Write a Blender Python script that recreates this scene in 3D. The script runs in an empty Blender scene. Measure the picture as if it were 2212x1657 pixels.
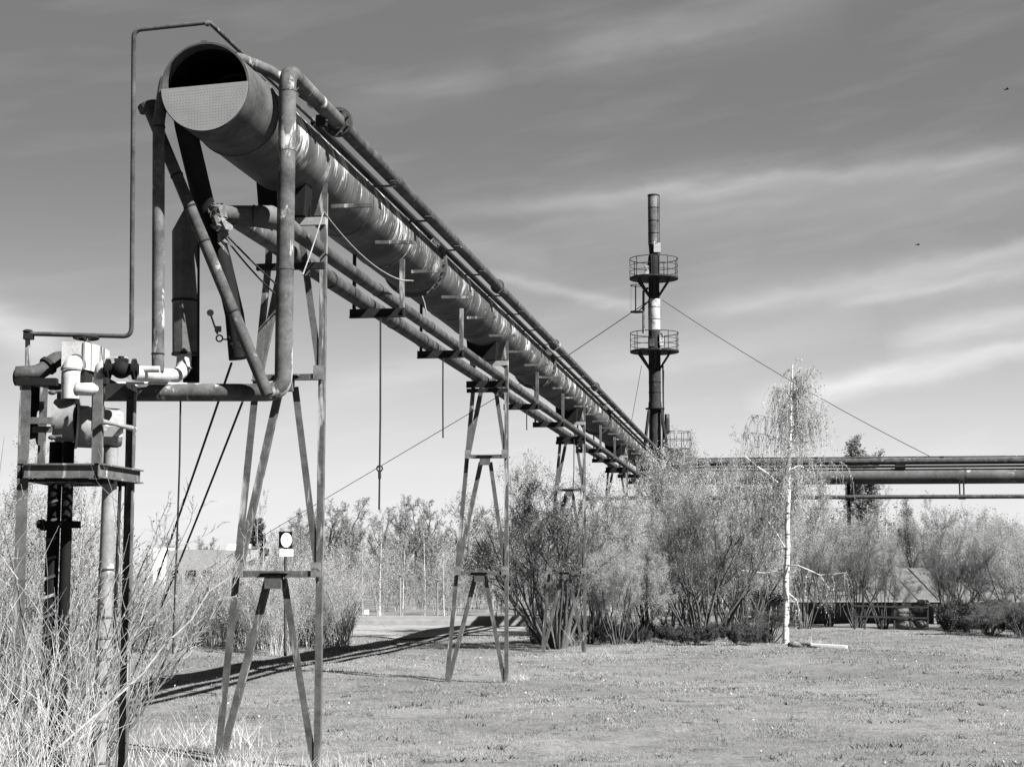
import bpy, math, random
import numpy as np

# ------------------------------------------------------------------ camera, sky, sun, exposure
scene = bpy.context.scene
COL = scene.collection
R = math.radians
F, CX, CY, HV, H = 3736.0, 1106.0, 828.5, 1235.0, 1.65      # a 61 mm lens held at 1.65 m, tipped up 6 degrees
PITCH = math.atan((HV - CY) / F)
cam_d = bpy.data.cameras.new('camera')
cam_d.sensor_width = 36.0
cam_d.lens = 36.0 * F / 2212.0
cam_d.clip_start = 0.1
cam_d.clip_end = 3000
cam = bpy.data.objects.new('camera', cam_d)
COL.objects.link(cam)
cam.location = (0, 0, H)
cam.rotation_euler = (R(90) + PITCH, 0, 0)
scene.camera = cam

SUNV = np.array([4.3, -3.0, 5.4]); SUNV /= np.linalg.norm(SUNV)
SUN_EL = math.asin(SUNV[2]); SUN_AZ = math.atan2(SUNV[0], SUNV[1])
sd = bpy.data.lights.new('sun', 'SUN')
sd.energy = 5.0
sd.angle = R(0.5)
sd.color = (1.0, 0.99, 0.98)
sun = bpy.data.objects.new('sun', sd)
COL.objects.link(sun)
sun.rotation_euler = (R(90) - SUN_EL, 0, math.atan2(SUNV[0], -SUNV[1]))

scene.view_settings.view_transform = 'Standard'
scene.view_settings.look = 'None'
scene.view_settings.exposure = 2.0
scene.view_settings.gamma = 1.0

world = bpy.data.worlds.new('World')
scene.world = world
world.use_nodes = True
wn, wl = world.node_tree.nodes, world.node_tree.links
wn.clear()

def wmath(op, a, b=None, clamp=False):
    n = wn.new('ShaderNodeMath'); n.operation = op; n.use_clamp = clamp
    for i, x in enumerate((a, b)):
        if x is None: continue
        if isinstance(x, (int, float)): n.inputs[i].default_value = x
        else: wl.new(x, n.inputs[i])
    return n.outputs[0]

sky = wn.new('ShaderNodeTexSky')
sky.sky_type = 'NISHITA'
sky.sun_disc = False
sky.sun_elevation = SUN_EL
sky.sun_rotation = SUN_AZ
sky.air_density = 1.0
sky.dust_density = 1.2
sky.ozone_density = 1.5
sep = wn.new('ShaderNodeSeparateColor'); wl.new(sky.outputs[0], sep.inputs[0])
red = sep.outputs[0]                                  # black and white film through a red filter
tc = wn.new('ShaderNodeTexCoord')
sx = wn.new('ShaderNodeSeparateXYZ'); wl.new(tc.outputs['Generated'], sx.inputs[0])
az = wmath('ARCTAN2', sx.outputs[0], sx.outputs[1])
el = wmath('ARCSINE', sx.outputs[2])
# through the filter the sky is deep grey overhead and pale at the horizon
fall = wmath('EXPONENT', wmath('MULTIPLY', wmath('POWER', wmath('DIVIDE', wmath('MAXIMUM', el, 0.0), 0.14), 2.2), -1.0))
base = wmath('ADD', wmath('MULTIPLY', red, 0.12), wmath('MULTIPLY', wmath('ADD', wmath('MULTIPLY', fall, 0.60), 0.165), 4.5))
# cirrus: long thin bands across the sky, each a direction in azimuth and height
comb = wn.new('ShaderNodeCombineXYZ')
wl.new(wmath('MULTIPLY', az, 9.0), comb.inputs[0])
wl.new(wmath('MULTIPLY', wmath('SUBTRACT', el, wmath('MULTIPLY', az, 0.16)), 55.0), comb.inputs[1])
nz = wn.new('ShaderNodeTexNoise'); nz.inputs['Scale'].default_value = 1.0
nz.inputs['Detail'].default_value = 5.0; nz.inputs['Roughness'].default_value = 0.55
wl.new(comb.outputs[0], nz.inputs['Vector'])
comb2 = wn.new('ShaderNodeCombineXYZ')
wl.new(wmath('MULTIPLY', az, 30.0), comb2.inputs[0]); wl.new(wmath('MULTIPLY', el, 60.0), comb2.inputs[1])
nw = wn.new('ShaderNodeTexNoise'); nw.inputs['Scale'].default_value = 1.0; nw.inputs['Detail'].default_value = 4.0
wl.new(comb2.outputs[0], nw.inputs['Vector'])
wob = wmath('MULTIPLY', wmath('SUBTRACT', nw.outputs[0], 0.5), 0.012)
cloud = wmath('MULTIPLY', wmath('SUBTRACT', nz.outputs[0], 0.5, True), 0.08)
for (u0, v0, u1, v1, w, st) in (
        (1080, 150, 1950, -10, 34, .07), (1180, 110, 1850, 60, 60, .04),
        (880, 465, 2300, 362, 20, .13), (1100, 470, 2400, 420, 75, .12),
        (1450, 690, 2400, 540, 24, .16), (1780, 672, 2400, 580, 14, .14), (1480, 640, 2300, 640, 70, .06),
        (1030, 588, 1420, 680, 13, .13), (1600, 880, 2400, 735, 24, .24), (1250, 800, 1900, 700, 40, .08),
        (1900, 760, 2400, 665, 26, .18), (-60, 700, 150, 775, 42, .24),
        (880, 530, 1200, 555, 30, .07), (600, 880, 1060, 770, 40, .05), (700, 250, 1100, 160, 40, .05)):
    a0, e0, a1, e1 = (u0 - CX) / F, (HV - v0) / F, (u1 - CX) / F, (HV - v1) / F
    L = math.hypot(a1 - a0, e1 - e0); ca, sa = (a1 - a0) / L, (e1 - e0) / L
    da = wmath('SUBTRACT', az, a0); de = wmath('SUBTRACT', el, e0)
    along = wmath('ADD', wmath('MULTIPLY', da, ca / L), wmath('MULTIPLY', de, sa / L))
    perp = wmath('ADD', wmath('SUBTRACT', wmath('MULTIPLY', de, ca), wmath('MULTIPLY', da, sa)), wob)
    g = wmath('EXPONENT', wmath('MULTIPLY', wmath('POWER', wmath('DIVIDE', perp, w / F), 2.0), -1.0))
    t = wmath('SUBTRACT', wmath('MULTIPLY', along, 2.0), 1.0)
    h = wmath('SUBTRACT', 1.0, wmath('POWER', t, 4.0), True)
    cloud = wmath('ADD', cloud, wmath('MULTIPLY', wmath('MULTIPLY', g, h),
                  wmath('MULTIPLY', wmath('ADD', nz.outputs[0], 0.35), st * .5)))
tot = wmath('ADD', base, wmath('DIVIDE', cloud, 0.1))
# unseen sky behind the camera, darkened to cut fill on the shaded faces
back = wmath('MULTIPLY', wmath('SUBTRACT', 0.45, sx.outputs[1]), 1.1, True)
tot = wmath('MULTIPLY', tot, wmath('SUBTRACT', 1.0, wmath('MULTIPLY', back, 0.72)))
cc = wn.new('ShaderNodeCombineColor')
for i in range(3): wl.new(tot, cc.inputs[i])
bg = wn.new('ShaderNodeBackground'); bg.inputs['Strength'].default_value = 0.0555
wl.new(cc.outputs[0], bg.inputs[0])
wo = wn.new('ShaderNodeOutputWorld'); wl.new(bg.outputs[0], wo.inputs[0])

# ------------------------------------------------------------------ where things stand
cp, sp = math.cos(PITCH), math.sin(PITCH)
def ray(u, v):
    a, b = u - CX, CY - v
    return (a, F * cp - b * sp, F * sp + b * cp)
def at(u, v, Y):                       # the point seen at (u, v) of the photograph, Y metres away
    r = ray(u, v); k = Y / r[1]
    return np.array((r[0] * k, Y, H + r[2] * k))
def on_ground(u, v):
    r = ray(u, v); k = -H / r[2]
    return np.array((r[0] * k, r[1] * k, 0.0))
TH = math.atan(ray(1674.7, 1235)[0] / ray(1674.7, 1235)[1])
SN, CS = math.sin(TH), math.cos(TH)
AX = np.array((SN, CS, 0.0)); AN = np.array((CS, -SN, 0.0)); UP = np.array((0, 0, 1.0))
def T(s, t, z):                        # along the pipeline, to its right, height
    return np.array((s * SN + t * CS, s * CS - t * SN, z))

# ------------------------------------------------------------------ mesh helper
def nrm(v):
    v = np.asarray(v, float); n = np.linalg.norm(v)
    return v / n if n > 1e-12 else v
def perp_axes(d, ref=None):
    d = nrm(d)
    if ref is None: ref = UP if abs(d[2]) < 0.95 else np.array((1.0, 0, 0))
    a = nrm(np.cross(ref, d)); b = np.cross(d, a)
    return a, b
def bend(pts, rad, n=6):
    """round the corners of a path"""
    pts = [np.asarray(p, float) for p in pts]
    if not isinstance(rad, (list, tuple)): rad = [rad] * len(pts)
    out = [pts[0]]
    for i in range(1, len(pts) - 1):
        p, a, b = pts[i], pts[i - 1] - pts[i], pts[i + 1] - pts[i]
        la, lb = np.linalg.norm(a), np.linalg.norm(b); a /= la; b /= lb
        ang = math.acos(max(-1, min(1, float(a @ b))))
        d = min(rad[i] / math.tan(ang / 2), la * .49, lb * .49) if ang < 3.1 else 0
        if d < 1e-4: out.append(p); continue
        p0, p1 = p + a * d, p + b * d
        for k in range(n + 1):
            q = k / n
            out.append((1 - q) ** 2 * p0 + 2 * q * (1 - q) * p + q * q * p1)
    out.append(pts[-1])
    return out

class MB:
    def __init__(s): s.v = []; s.f = []; s.s = []
    def add(s, vs, fs, smooth=False):
        o = len(s.v)
        s.v.extend([tuple(map(float, p)) for p in vs])
        s.f.extend([tuple(i + o for i in f) for f in fs]); s.s.extend([smooth] * len(fs))
        return s
    def box(s, c, size, ax=None):
        c = np.asarray(c, float)
        X, Y, Z = ax if ax is not None else (np.array((1., 0, 0)), np.array((0, 1., 0)), UP)
        hx, hy, hz = size[0] / 2, size[1] / 2, size[2] / 2
        vs = [c + X * a * hx + Y * b * hy + Z * d * hz for d in (-1, 1) for b in (-1, 1) for a in (-1, 1)]
        return s.add(vs, [(0, 2, 3, 1), (4, 5, 7, 6), (0, 1, 5, 4), (1, 3, 7, 5), (3, 2, 6, 7), (2, 0, 4, 6)])
    def prism(s, prof, a, b, X, Y):
        """a profile drawn in (X, Y), swept from a to b"""
        a, b = np.asarray(a, float), np.asarray(b, float); n = len(prof)
        vs = [a + X * x + Y * y for x, y in prof] + [b + X * x + Y * y for x, y in prof]
        fs = [(i, (i + 1) % n, n + (i + 1) % n, n + i) for i in range(n)]
        fs += [tuple(range(n - 1, -1, -1)), tuple(range(n, 2 * n))]
        return s.add(vs, fs)
    def bar(s, a, b, w, h, ref=None):
        X, Y = perp_axes(np.asarray(b, float) - np.asarray(a, float), ref)
        return s.prism([(-w / 2, -h / 2), (w / 2, -h / 2), (w / 2, h / 2), (-w / 2, h / 2)], a, b, X, Y)
    def angle(s, a, b, X, Y, w=.065, t=.008):
        return s.prism([(0, 0), (w, 0), (w, t), (t, t), (t, w), (0, w)], a, b, nrm(X), nrm(Y))
    def ibeam(s, a, b, X, Y, w, h, t=.01):
        w, h = w / 2, h / 2
        return s.prism([(-w, -h), (w, -h), (w, -h + t), (t / 2, -h + t), (t / 2, h - t), (w, h - t), (w, h), (-w, h),
                        (-w, h - t), (-t / 2, h - t), (-t / 2, -h + t), (-w, -h + t)], a, b, nrm(X), nrm(Y))
    def tube(s, pts, r, n=16, caps=True, inner=None, smooth=True, jit=0, rng=None):
        pts = [np.asarray(p, float) for p in pts]; m = len(pts)
        rs = r if isinstance(r, (list, tuple, np.ndarray)) else [r] * m
        tan = []
        for i in range(m):
            a = pts[max(i - 1, 0)]; b = pts[min(i + 1, m - 1)]
            tan.append(nrm(b - a))
        X, Y = perp_axes(tan[0]); rings = []
        for i in range(m):
            X = nrm(X - tan[i] * (X @ tan[i])); Y = np.cross(tan[i], X)
            k = 1.0
            if 0 < i < m - 1:
                cs = float(nrm(pts[i] - pts[i - 1]) @ nrm(pts[i + 1] - pts[i])); k = 1 / max(.7, math.sqrt((1 + cs) / 2))
            ring = []
            for j in range(n):
                q = 2 * math.pi * j / n
                rr = rs[i] * (1 + (rng.uniform(-jit, jit) if jit else 0))
                ring.append(pts[i] + (X * math.cos(q) + Y * math.sin(q)) * rr * k)
            rings.append(ring)
        vs = [p for rg in rings for p in rg]
        fs = [(i * n + j, i * n + (j + 1) % n, (i + 1) * n + (j + 1) % n, (i + 1) * n + j) for i in range(m - 1) for j in range(n)]
        s.add(vs, fs, smooth)
        if caps:
            s.add(rings[0], [tuple(range(n - 1, -1, -1))]); s.add(rings[-1], [tuple(range(n))])
        return s
    def ring(s, c, d, r0, r1, h, n=32):
        """a flat collar round direction d"""
        c = np.asarray(c, float); d = nrm(d); X, Y = perp_axes(d); vs = []
        for k in range(n):
            q = 2 * math.pi * k / n; e = X * math.cos(q) + Y * math.sin(q)
            vs += [c + e * r0 - d * h / 2, c + e * r1 - d * h / 2, c + e * r1 + d * h / 2, c + e * r0 + d * h / 2]
        fs = []
        for k in range(n):
            a, b = 4 * k, 4 * ((k + 1) % n)
            for i in range(4): fs.append((a + i, a + (i + 1) % 4, b + (i + 1) % 4, b + i))
        return s.add(vs, fs)
    def hoop(s, c, d, r, w, n=40, k=6):
        c = np.asarray(c, float); X, Y = perp_axes(d); d = nrm(d); vs = []
        for i in range(n):
            q = 2 * math.pi * i / n; e = X * math.cos(q) + Y * math.sin(q)
            for j in range(k):
                p = 2 * math.pi * j / k
                vs.append(c + e * (r + w * math.cos(p)) + d * w * math.sin(p))
        fs = [(i * k + j, i * k + (j + 1) % k, ((i + 1) % n) * k + (j + 1) % k, ((i + 1) % n) * k + j) for i in range(n) for j in range(k)]
        return s.add(vs, fs, True)
    def ball(s, c, r, n=12, m=8, sc=(1, 1, 1)):
        vs = [(c[0] + r * sc[0] * math.sin(math.pi * i / m) * math.cos(2 * math.pi * j / n),
               c[1] + r * sc[1] * math.sin(math.pi * i / m) * math.sin(2 * math.pi * j / n),
               c[2] + r * sc[2] * math.cos(math.pi * i / m)) for i in range(m + 1) for j in range(n)]
        fs = [(i * n + j, (i + 1) * n + j, (i + 1) * n + (j + 1) % n, i * n + (j + 1) % n) for i in range(m) for j in range(n)]
        return s.add(vs, fs, True)
    def build(s, name, mat, parent=None):
        me = bpy.data.meshes.new(name)
        off = np.array(wloc(parent)) if parent is not None else np.zeros(3)
        me.from_pydata([(p[0] - off[0], p[1] - off[1], p[2] - off[2]) for p in s.v], [], s.f)
        me.polygons.foreach_set('use_smooth', s.s)
        me.materials.append(mat); me.update()
        o = bpy.data.objects.new(name, me); COL.objects.link(o)
        if parent is not None: o.parent = parent
        return o

WL = {}
def wloc(o):
    p = np.zeros(3)
    while o is not None:
        p = p + np.array(o.location); o = o.parent
    return p
def tag(o, label=None, cat=None, group=None, kind=None):
    if label: o['label'] = label
    if cat: o['category'] = cat
    if group: o['group'] = group
    if kind: o['kind'] = kind
    return o
def thing(name, loc, label, cat, group=None):
    o = bpy.data.objects.new(name, None); COL.objects.link(o)
    o.location = tuple(map(float, loc)); o.empty_display_size = .2
    return tag(o, label, cat, group)
def raw_mesh(name, V, Q, mat, parent=None, smooth=False, link=True):
    """big meshes straight from arrays: V (n,3), Q (m,k)"""
    me = bpy.data.meshes.new(name); V = np.ascontiguousarray(V, np.float32)
    k = Q.shape[1]; m = len(Q)
    me.vertices.add(len(V)); me.vertices.foreach_set('co', V.ravel())
    me.loops.add(m * k); me.loops.foreach_set('vertex_index', np.ascontiguousarray(Q, np.int32).ravel())
    me.polygons.add(m); me.polygons.foreach_set('loop_start', np.arange(0, m * k, k, dtype=np.int32))
    if smooth: me.polygons.foreach_set('use_smooth', np.ones(m, bool))
    me.update(calc_edges=True); me.materials.append(mat)
    o = bpy.data.objects.new(name, me)
    if link: COL.objects.link(o)
    if parent is not None: o.parent = parent
    return o

# ------------------------------------------------------------------ materials (the place is photographed in black and white)
def new_mat(name, rough=.75, spec=.3):
    m = bpy.data.materials.new(name); m.use_nodes = True
    nt = m.node_tree; b = nt.nodes['Principled BSDF']
    b.inputs['Roughness'].default_value = rough
    b.inputs['Specular IOR Level'].default_value = spec
    return m, nt, b
def g3(x): return (x, x, x, 1)
def noise(nt, scale, detail=4, rough=.6, vec=None, dist=0):
    n = nt.nodes.new('ShaderNodeTexNoise')
    n.inputs['Scale'].default_value = scale; n.inputs['Detail'].default_value = detail
    n.inputs['Roughness'].default_value = rough; n.inputs['Distortion'].default_value = dist
    if vec is not None: nt.links.new(vec, n.inputs['Vector'])
    return n.outputs[0]
def ramp(nt, fac, stops):
    r = nt.nodes.new('ShaderNodeValToRGB'); nt.links.new(fac, r.inputs[0])
    els = r.color_ramp.elements
    while len(els) < len(stops): els.new(.5)
    for e, (p, c) in zip(els, stops): e.position = p; e.color = g3(c)
    return r.outputs[0]
def mapped(nt, scale=(1, 1, 1), rz=0, kind='Object'):
    t = nt.nodes.new('ShaderNodeTexCoord'); mp = nt.nodes.new('ShaderNodeMapping')
    mp.vector_type = 'TEXTURE' if False else 'POINT'
    mp.inputs['Rotation'].default_value = (0, 0, rz); mp.inputs['Scale'].default_value = scale
    nt.links.new(t.outputs[kind], mp.inputs['Vector'])
    return mp.outputs[0]
def mix(nt, fac, a, b, mode='MIX'):
    n = nt.nodes.new('ShaderNodeMix'); n.data_type = 'RGBA'; n.blend_type = mode
    for sock, x in ((n.inputs[0], fac), (n.inputs[6], a), (n.inputs[7], b)):
        if isinstance(x, (int, float)):
            if sock.type == 'RGBA': sock.default_value = g3(x)
            else: sock.default_value = x
        else: nt.links.new(x, sock)
    return n.outputs[2]
def bump(nt, b, h, strength, dist=.01):
    n = nt.nodes.new('ShaderNodeBump'); n.inputs['Strength'].default_value = strength; n.inputs['Distance'].default_value = dist
    nt.links.new(h, n.inputs['Height']); nt.links.new(n.outputs[0], b.inputs['Normal'])

DK = .32
def metal(name, lo, hi, flake=None, amount=.62, scale=5, stretch=(1, 1, 1), rz=0, rough=.7, spec=.04, soft=.05):
    """weathered paint: two tones of grime, and flakes where the paint has gone"""
    m, nt, b = new_mat(name, rough, spec)
    lo, hi = lo * DK, hi * DK
    if flake is not None: flake = flake * (DK if flake < .4 else .50)
    v = mapped(nt); c = ramp(nt, noise(nt, scale, 6, .65, v), [(.3, lo), (.7, hi)])
    fine = ramp(nt, noise(nt, scale * 9, 3, .6, v), [(.3, .8), (.75, 1.15)])
    c = mix(nt, 1.0, c, fine, 'MULTIPLY')
    if flake is not None:
        v2 = mapped(nt, stretch, rz)
        f = ramp(nt, noise(nt, scale * 1.3, 6, .62, v2, .3), [(amount, 0), (amount + soft, 1)])
        c = mix(nt, f, c, flake)
    nt.links.new(c, b.inputs['Base Color'])
    bump(nt, b, noise(nt, scale * 12, 3, .6, v), .25, .004)
    return m

M = {}
# large pipe: dull skin, pale runs of dried paint that follow its girth
def big_pipe_mat():
    m, nt, b = new_mat('large_pipe_paint', .65, .05)
    v = mapped(nt, (1, 1, 1), TH)
    c = ramp(nt, noise(nt, 1.6, 6, .65, v), [(.28, .024), (.5, .052), (.72, .10)])
    v2 = mapped(nt, (3.0, 12.0, 2.2), TH)
    vp = mapped(nt, (1.1, 1.5, 1.0), TH)
    runs = noise(nt, 1.5, 5, .7, v2, .35)
    patch = noise(nt, 1.4, 4, .65, vp)
    n = nt.nodes.new('ShaderNodeMath'); n.operation = 'MULTIPLY_ADD'
    nt.links.new(patch, n.inputs[0]); n.inputs[1].default_value = .95; nt.links.new(runs, n.inputs[2])
    fine = noise(nt, 16, 4, .7, mapped(nt, (1, 2.2, .8), TH))
    n2 = nt.nodes.new('ShaderNodeMath'); n2.operation = 'MULTIPLY_ADD'
    nt.links.new(fine, n2.inputs[0]); n2.inputs[1].default_value = .30; nt.links.new(n.outputs[0], n2.inputs[2])
    n3 = nt.nodes.new('ShaderNodeMath'); n3.operation = 'MULTIPLY'; n3.inputs[1].default_value = .5
    nt.links.new(n2.outputs[0], n3.inputs[0])
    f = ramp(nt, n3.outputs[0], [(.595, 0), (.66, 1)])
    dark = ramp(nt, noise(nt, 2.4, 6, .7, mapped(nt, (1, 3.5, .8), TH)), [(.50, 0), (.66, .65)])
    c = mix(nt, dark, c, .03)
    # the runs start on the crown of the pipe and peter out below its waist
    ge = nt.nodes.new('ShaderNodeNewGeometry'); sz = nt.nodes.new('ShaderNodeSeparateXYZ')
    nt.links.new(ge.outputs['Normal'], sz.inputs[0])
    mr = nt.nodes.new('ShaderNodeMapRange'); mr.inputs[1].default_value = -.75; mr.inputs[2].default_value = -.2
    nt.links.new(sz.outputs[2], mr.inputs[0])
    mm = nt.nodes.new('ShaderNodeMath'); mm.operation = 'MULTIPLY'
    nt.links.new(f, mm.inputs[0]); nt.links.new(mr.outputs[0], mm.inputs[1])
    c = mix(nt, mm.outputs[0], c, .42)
    nt.links.new(c, b.inputs['Base Color'])
    bump(nt, b, noise(nt, 26, 4, .6, v), .25, .006)
    return m
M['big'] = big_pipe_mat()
M['pipe'] = metal('pipe_paint', .09, .34, .60, .565, 4, (1, 1, .45), 0)
M['mouth'] = metal('mouth_paint', .10, .24, .5, .68, 3)
M['pipe_dull'] = metal('dull_pipe_paint', .06, .23, .42, .625, 5, (1, 1, 1), 0, soft=.1)
M['dark'] = metal('dark_steel', .035, .07, .2, .66, 6)
M['black'] = metal('shaded_bore_steel', .02, .035)
M['crosspipe'] = metal('cross_pipe_paint', .15, .32, .42, .62, .9, (1, 1, 1.5), 0)
M['steel'] = metal('trestle_paint', .11, .32, .56, .56, 6, (1.5, 1.5, .22), 0, soft=.10)
M['gusset'] = metal('gusset_paint', .22, .55, .12, .58, 9)
M['rail'] = metal('rail_steel', .04, .07, .16, .66, 5)
M['clad'] = metal('white_cladding', .75, 1.15, .38, .70, 5, rough=.42, spec=.3)
M['galv'] = metal('galvanised_sheet', .36, .60, .9, .62, 4, rough=.45, spec=.3)
M['duct'] = metal('dull_duct_sheet', .16, .30, .5, .66, 4, (1, 1, .5), 0)
M['rope'] = metal('hemp_rope', .40, .6)
M['wire'] = metal('wire_rope', .045, .09)
M['white'] = metal('white_enamel', 2.2, 2.5)
M['lampw'] = metal('pale_post', .5, .7)
M['ink'] = metal('black_enamel', .010, .016)
M['conc'] = metal('pale_concrete', .55, .75, .4, .62, 3)
M['rag'] = metal('torn_wrapping', .12, .5, .6, .6, 14)
M['towerskin'] = metal('tower_steel', .05, .11, .3, .62, 2, (1, 1, .25), 0)
M['towerstack'] = metal('tower_stack', .12, .42, .8, .55, 2, (1, 1, .3), 0)
M['towerclad'] = metal('tower_cladding', .7, 1.1, .12, .53, 2.2, (1, 1, .6), 0)
M['wall'] = metal('pale_wall', .55, .75)
M['roof'] = metal('shed_roof', .22, .34, .16, .52, 1.6)
M['shedwall'] = metal('shed_wall', .05, .28, .5, .66, 1.1)
M['timber'] = metal('old_timber', .05, .11)

def cap_mat():
    m, nt, b = new_mat('dimpled_sheet', .6, .2)
    v = mapped(nt, (1, 1, 1), TH)
    c = ramp(nt, noise(nt, 5, 5, .6, v), [(.3, .13), (.7, .165)])
    nt.links.new(c, b.inputs['Base Color'])
    vo = nt.nodes.new('ShaderNodeTexVoronoi'); vo.inputs['Scale'].default_value = 30; vo.inputs['Randomness'].default_value = .05
    nt.links.new(v, vo.inputs['Vector'])
    bump(nt, b, ramp(nt, vo.outputs['Distance'], [(.05, 1), (.4, 0)]), 1.0, .02)
    return m
M['cap'] = cap_mat()

def plant_mat(name, lo, hi, scale=3.0, rough=.8, trans=0):
    m, nt, b = new_mat(name, rough, .04)
    lo, hi = lo * .5, hi * .5
    v = mapped(nt)
    c = ramp(nt, noise(nt, scale, 4, .7, v), [(.3, lo), (.7, hi)])
    nt.links.new(c, b.inputs['Base Color'])
    if trans:
        tr = nt.nodes.new('ShaderNodeBsdfTranslucent'); nt.links.new(c, tr.inputs[0])
        mx = nt.nodes.new('ShaderNodeMixShader'); mx.inputs[0].default_value = trans
        nt.links.new(b.outputs[0], mx.inputs[1]); nt.links.new(tr.outputs[0], mx.inputs[2])
        nt.links.new(mx.outputs[0], nt.nodes['Material Output'].inputs[0])
    return m
M['bark'] = plant_mat('dark_bark', .08, .18, 8)
M['bark_mid'] = plant_mat('grey_bark', .20, .36, 8)
M['twig'] = plant_mat('grey_twigs', .30, .56, 2.5)
M['twig_pale'] = plant_mat('pale_twigs', .34, .66, 9)
M['leaf'] = plant_mat('young_leaves', .36, .78, 2.2, trans=.35)
M['leaf_mid'] = plant_mat('budding_leaves', .25, .56, 2.2, trans=.35)
M['leaf_dark'] = plant_mat('dark_leaves', .06, .16, 5, trans=.2)
M['straw'] = plant_mat('dry_stalks', .38, .82, 6)
M['weed'] = plant_mat('weed_leaves', .10, .18, 3)
M['straw_mid'] = plant_mat('grey_stalks', .14, .34, 6)
def birch_mat():
    m, nt, b = new_mat('birch_bark', .6, .3)
    c = ramp(nt, noise(nt, 3.0, 5, .7, mapped(nt, (1, 1, 5.5))), [(.40, .03), (.47, .50), (.8, .62)])
    nt.links.new(c, b.inputs['Base Color']); return m
M['birch'] = birch_mat()

def turf_mat(name, k):
    m, nt, b = new_mat(name, .85, .1)
    v = mapped(nt)
    big = ramp(nt, noise(nt, .22, 5, .62, v), [(.3, .78 * k), (.5, 1.04 * k), (.72, 1.34 * k)])
    mid = ramp(nt, noise(nt, 1.9, 5, .7, v), [(.28, .62), (.45, .98), (.75, 1.3)])
    fine = ramp(nt, noise(nt, 21, 3, .7, v), [(.25, .62), (.75, 1.35)])
    spots = ramp(nt, noise(nt, 3.4, 3, .5, v), [(.64, 1), (.72, .55)])
    c = mix(nt, 1.0, mix(nt, 1.0, mix(nt, 1.0, big, mid, 'MULTIPLY'), fine, 'MULTIPLY'), spots, 'MULTIPLY')
    nt.links.new(c, b.inputs['Base Color'])
    bump(nt, b, noise(nt, 30, 3, .7, v), .5, .02)
    return m
M['ground'] = turf_mat('turf', .092)
M['blade'] = turf_mat('grass_blades', .148)
M['path'] = metal('gravel_path', .42, .62, .3, .6, 1.2)

# ------------------------------------------------------------------ ground
def gz(x, y):
    """gentle unevenness of the old site; it fades out far away"""
    x = np.asarray(x, float); y = np.asarray(y, float)
    h = .035 * np.sin(x * .55 + y * .31) + .03 * np.sin(x * -.33 + y * .62 + 1.3) + .018 * np.sin(x * 1.7 + y * .9) \
        + .012 * np.sin(x * 2.9 - y * 2.1 + .7)
    return h * np.clip((150 - np.abs(y)) / 60, 0, 1) - .02
def gpt(p):
    return np.array((p[0], p[1], float(gz(p[0], p[1]))))
xs = np.concatenate([np.linspace(-900, -60, 14), np.arange(-40, 60.1, .8), np.linspace(80, 900, 14)])
ys = np.concatenate([np.linspace(-300, -10, 8), np.arange(-4, 62, .6), np.arange(64, 160, 5.0), np.linspace(180, 1500, 12)])
GX, GY = np.meshgrid(xs, ys)
gv = np.stack([GX.ravel(), GY.ravel(), gz(GX, GY).ravel()], 1)
nx = len(xs); ii = np.arange(len(ys) - 1)[:, None] * nx + np.arange(nx - 1)[None, :]
gq = np.stack([ii, ii + 1, ii + nx + 1, ii + nx], -1).reshape(-1, 4)
tag(raw_mesh('ground', gv, gq, M['ground'], smooth=True), kind='structure')
# the pale gravel strip in front of the far kerb
px = np.linspace(-14, 3.2, 40); row = []
for yy in (45.5, 48.5, 51.5, 54.6):
    for x in px:
        w = .45 * math.sin(x * 1.3 + yy) + .3 * math.sin(x * 2.9)
        y2 = yy + (w if yy < 46 else 0)
        row.append((x, y2, float(gz(x, y2)) + .03))
pv = np.array(row); ii = np.arange(3)[:, None] * 40 + np.arange(39)[None, :]
tag(raw_mesh('path', pv, np.stack([ii, ii + 1, ii + 41, ii + 40], -1).reshape(-1, 4), M['path'], smooth=True), kind='structure')

# ------------------------------------------------------------------ the pipeline on trestles
rng = random.Random(7)
S0, SP = 15.2, 11.0                                     # first trestle, spacing
ZM, TM, RM = 5.47, -4.41, .359                          # the large pipe
SEND = 63.0
def sl(s, t, z): return T(s, t, z)

main = thing('large_pipeline', T(S0, TM, 0), 'thick weathered steel pipe with an open cut end, carried high on trestles', 'pipeline')
mb = MB()
# cut end with a wall thickness, long shell
segs = [13.72] + [15.0 + 4 * k for k in range(13)]
n = 48
def circ(s, r): return [T(s, TM + r * math.cos(2 * math.pi * j / n), ZM + r * math.sin(2 * math.pi * j / n)) for j in range(n)]
vs = []
for s in segs: vs += circ(s, RM)
fs = [(i * n + j, i * n + (j + 1) % n, (i + 1) * n + (j + 1) % n, (i + 1) * n + j) for i in range(len(segs) - 1) for j in range(n)]
mb.add(vs, fs, True)
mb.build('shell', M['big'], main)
def band(mb, s0, r0, s1, r1, flip=False, smooth=True):
    f = [(j, (j + 1) % n, n + (j + 1) % n, n + j) for j in range(n)]
    return mb.add(circ(s0, r0) + circ(s1, r1), [q[::-1] for q in f] if flip else f, smooth)
mb = MB(); band(mb, 12.86, RM, 13.70, RM + .004); band(mb, 13.70, RM + .004, 13.70, RM - .03, smooth=False)
band(mb, 12.86, RM - .010, 12.86, RM, smooth=False); band(mb, 12.86, RM - .010, 13.0, RM - .010, True)
mb.build('mouth_piece', M['mouth'], main)
MB().ring(T(12.868, TM, ZM), AX, RM - .006, RM + .006, .014, 56).build('weld_seam', M['pipe_dull'], main)
MB().box(T(12.89, TM - .02, ZM + RM + .012), (.05, .02, .03), (AN, AX, UP)).build('lug', M['steel'], main)
mb = MB(); band(mb, 13.0, RM - .0105, 17.5, RM - .0105, True); mb.add(circ(17.5, RM - .0105), [tuple(range(n))])
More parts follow.
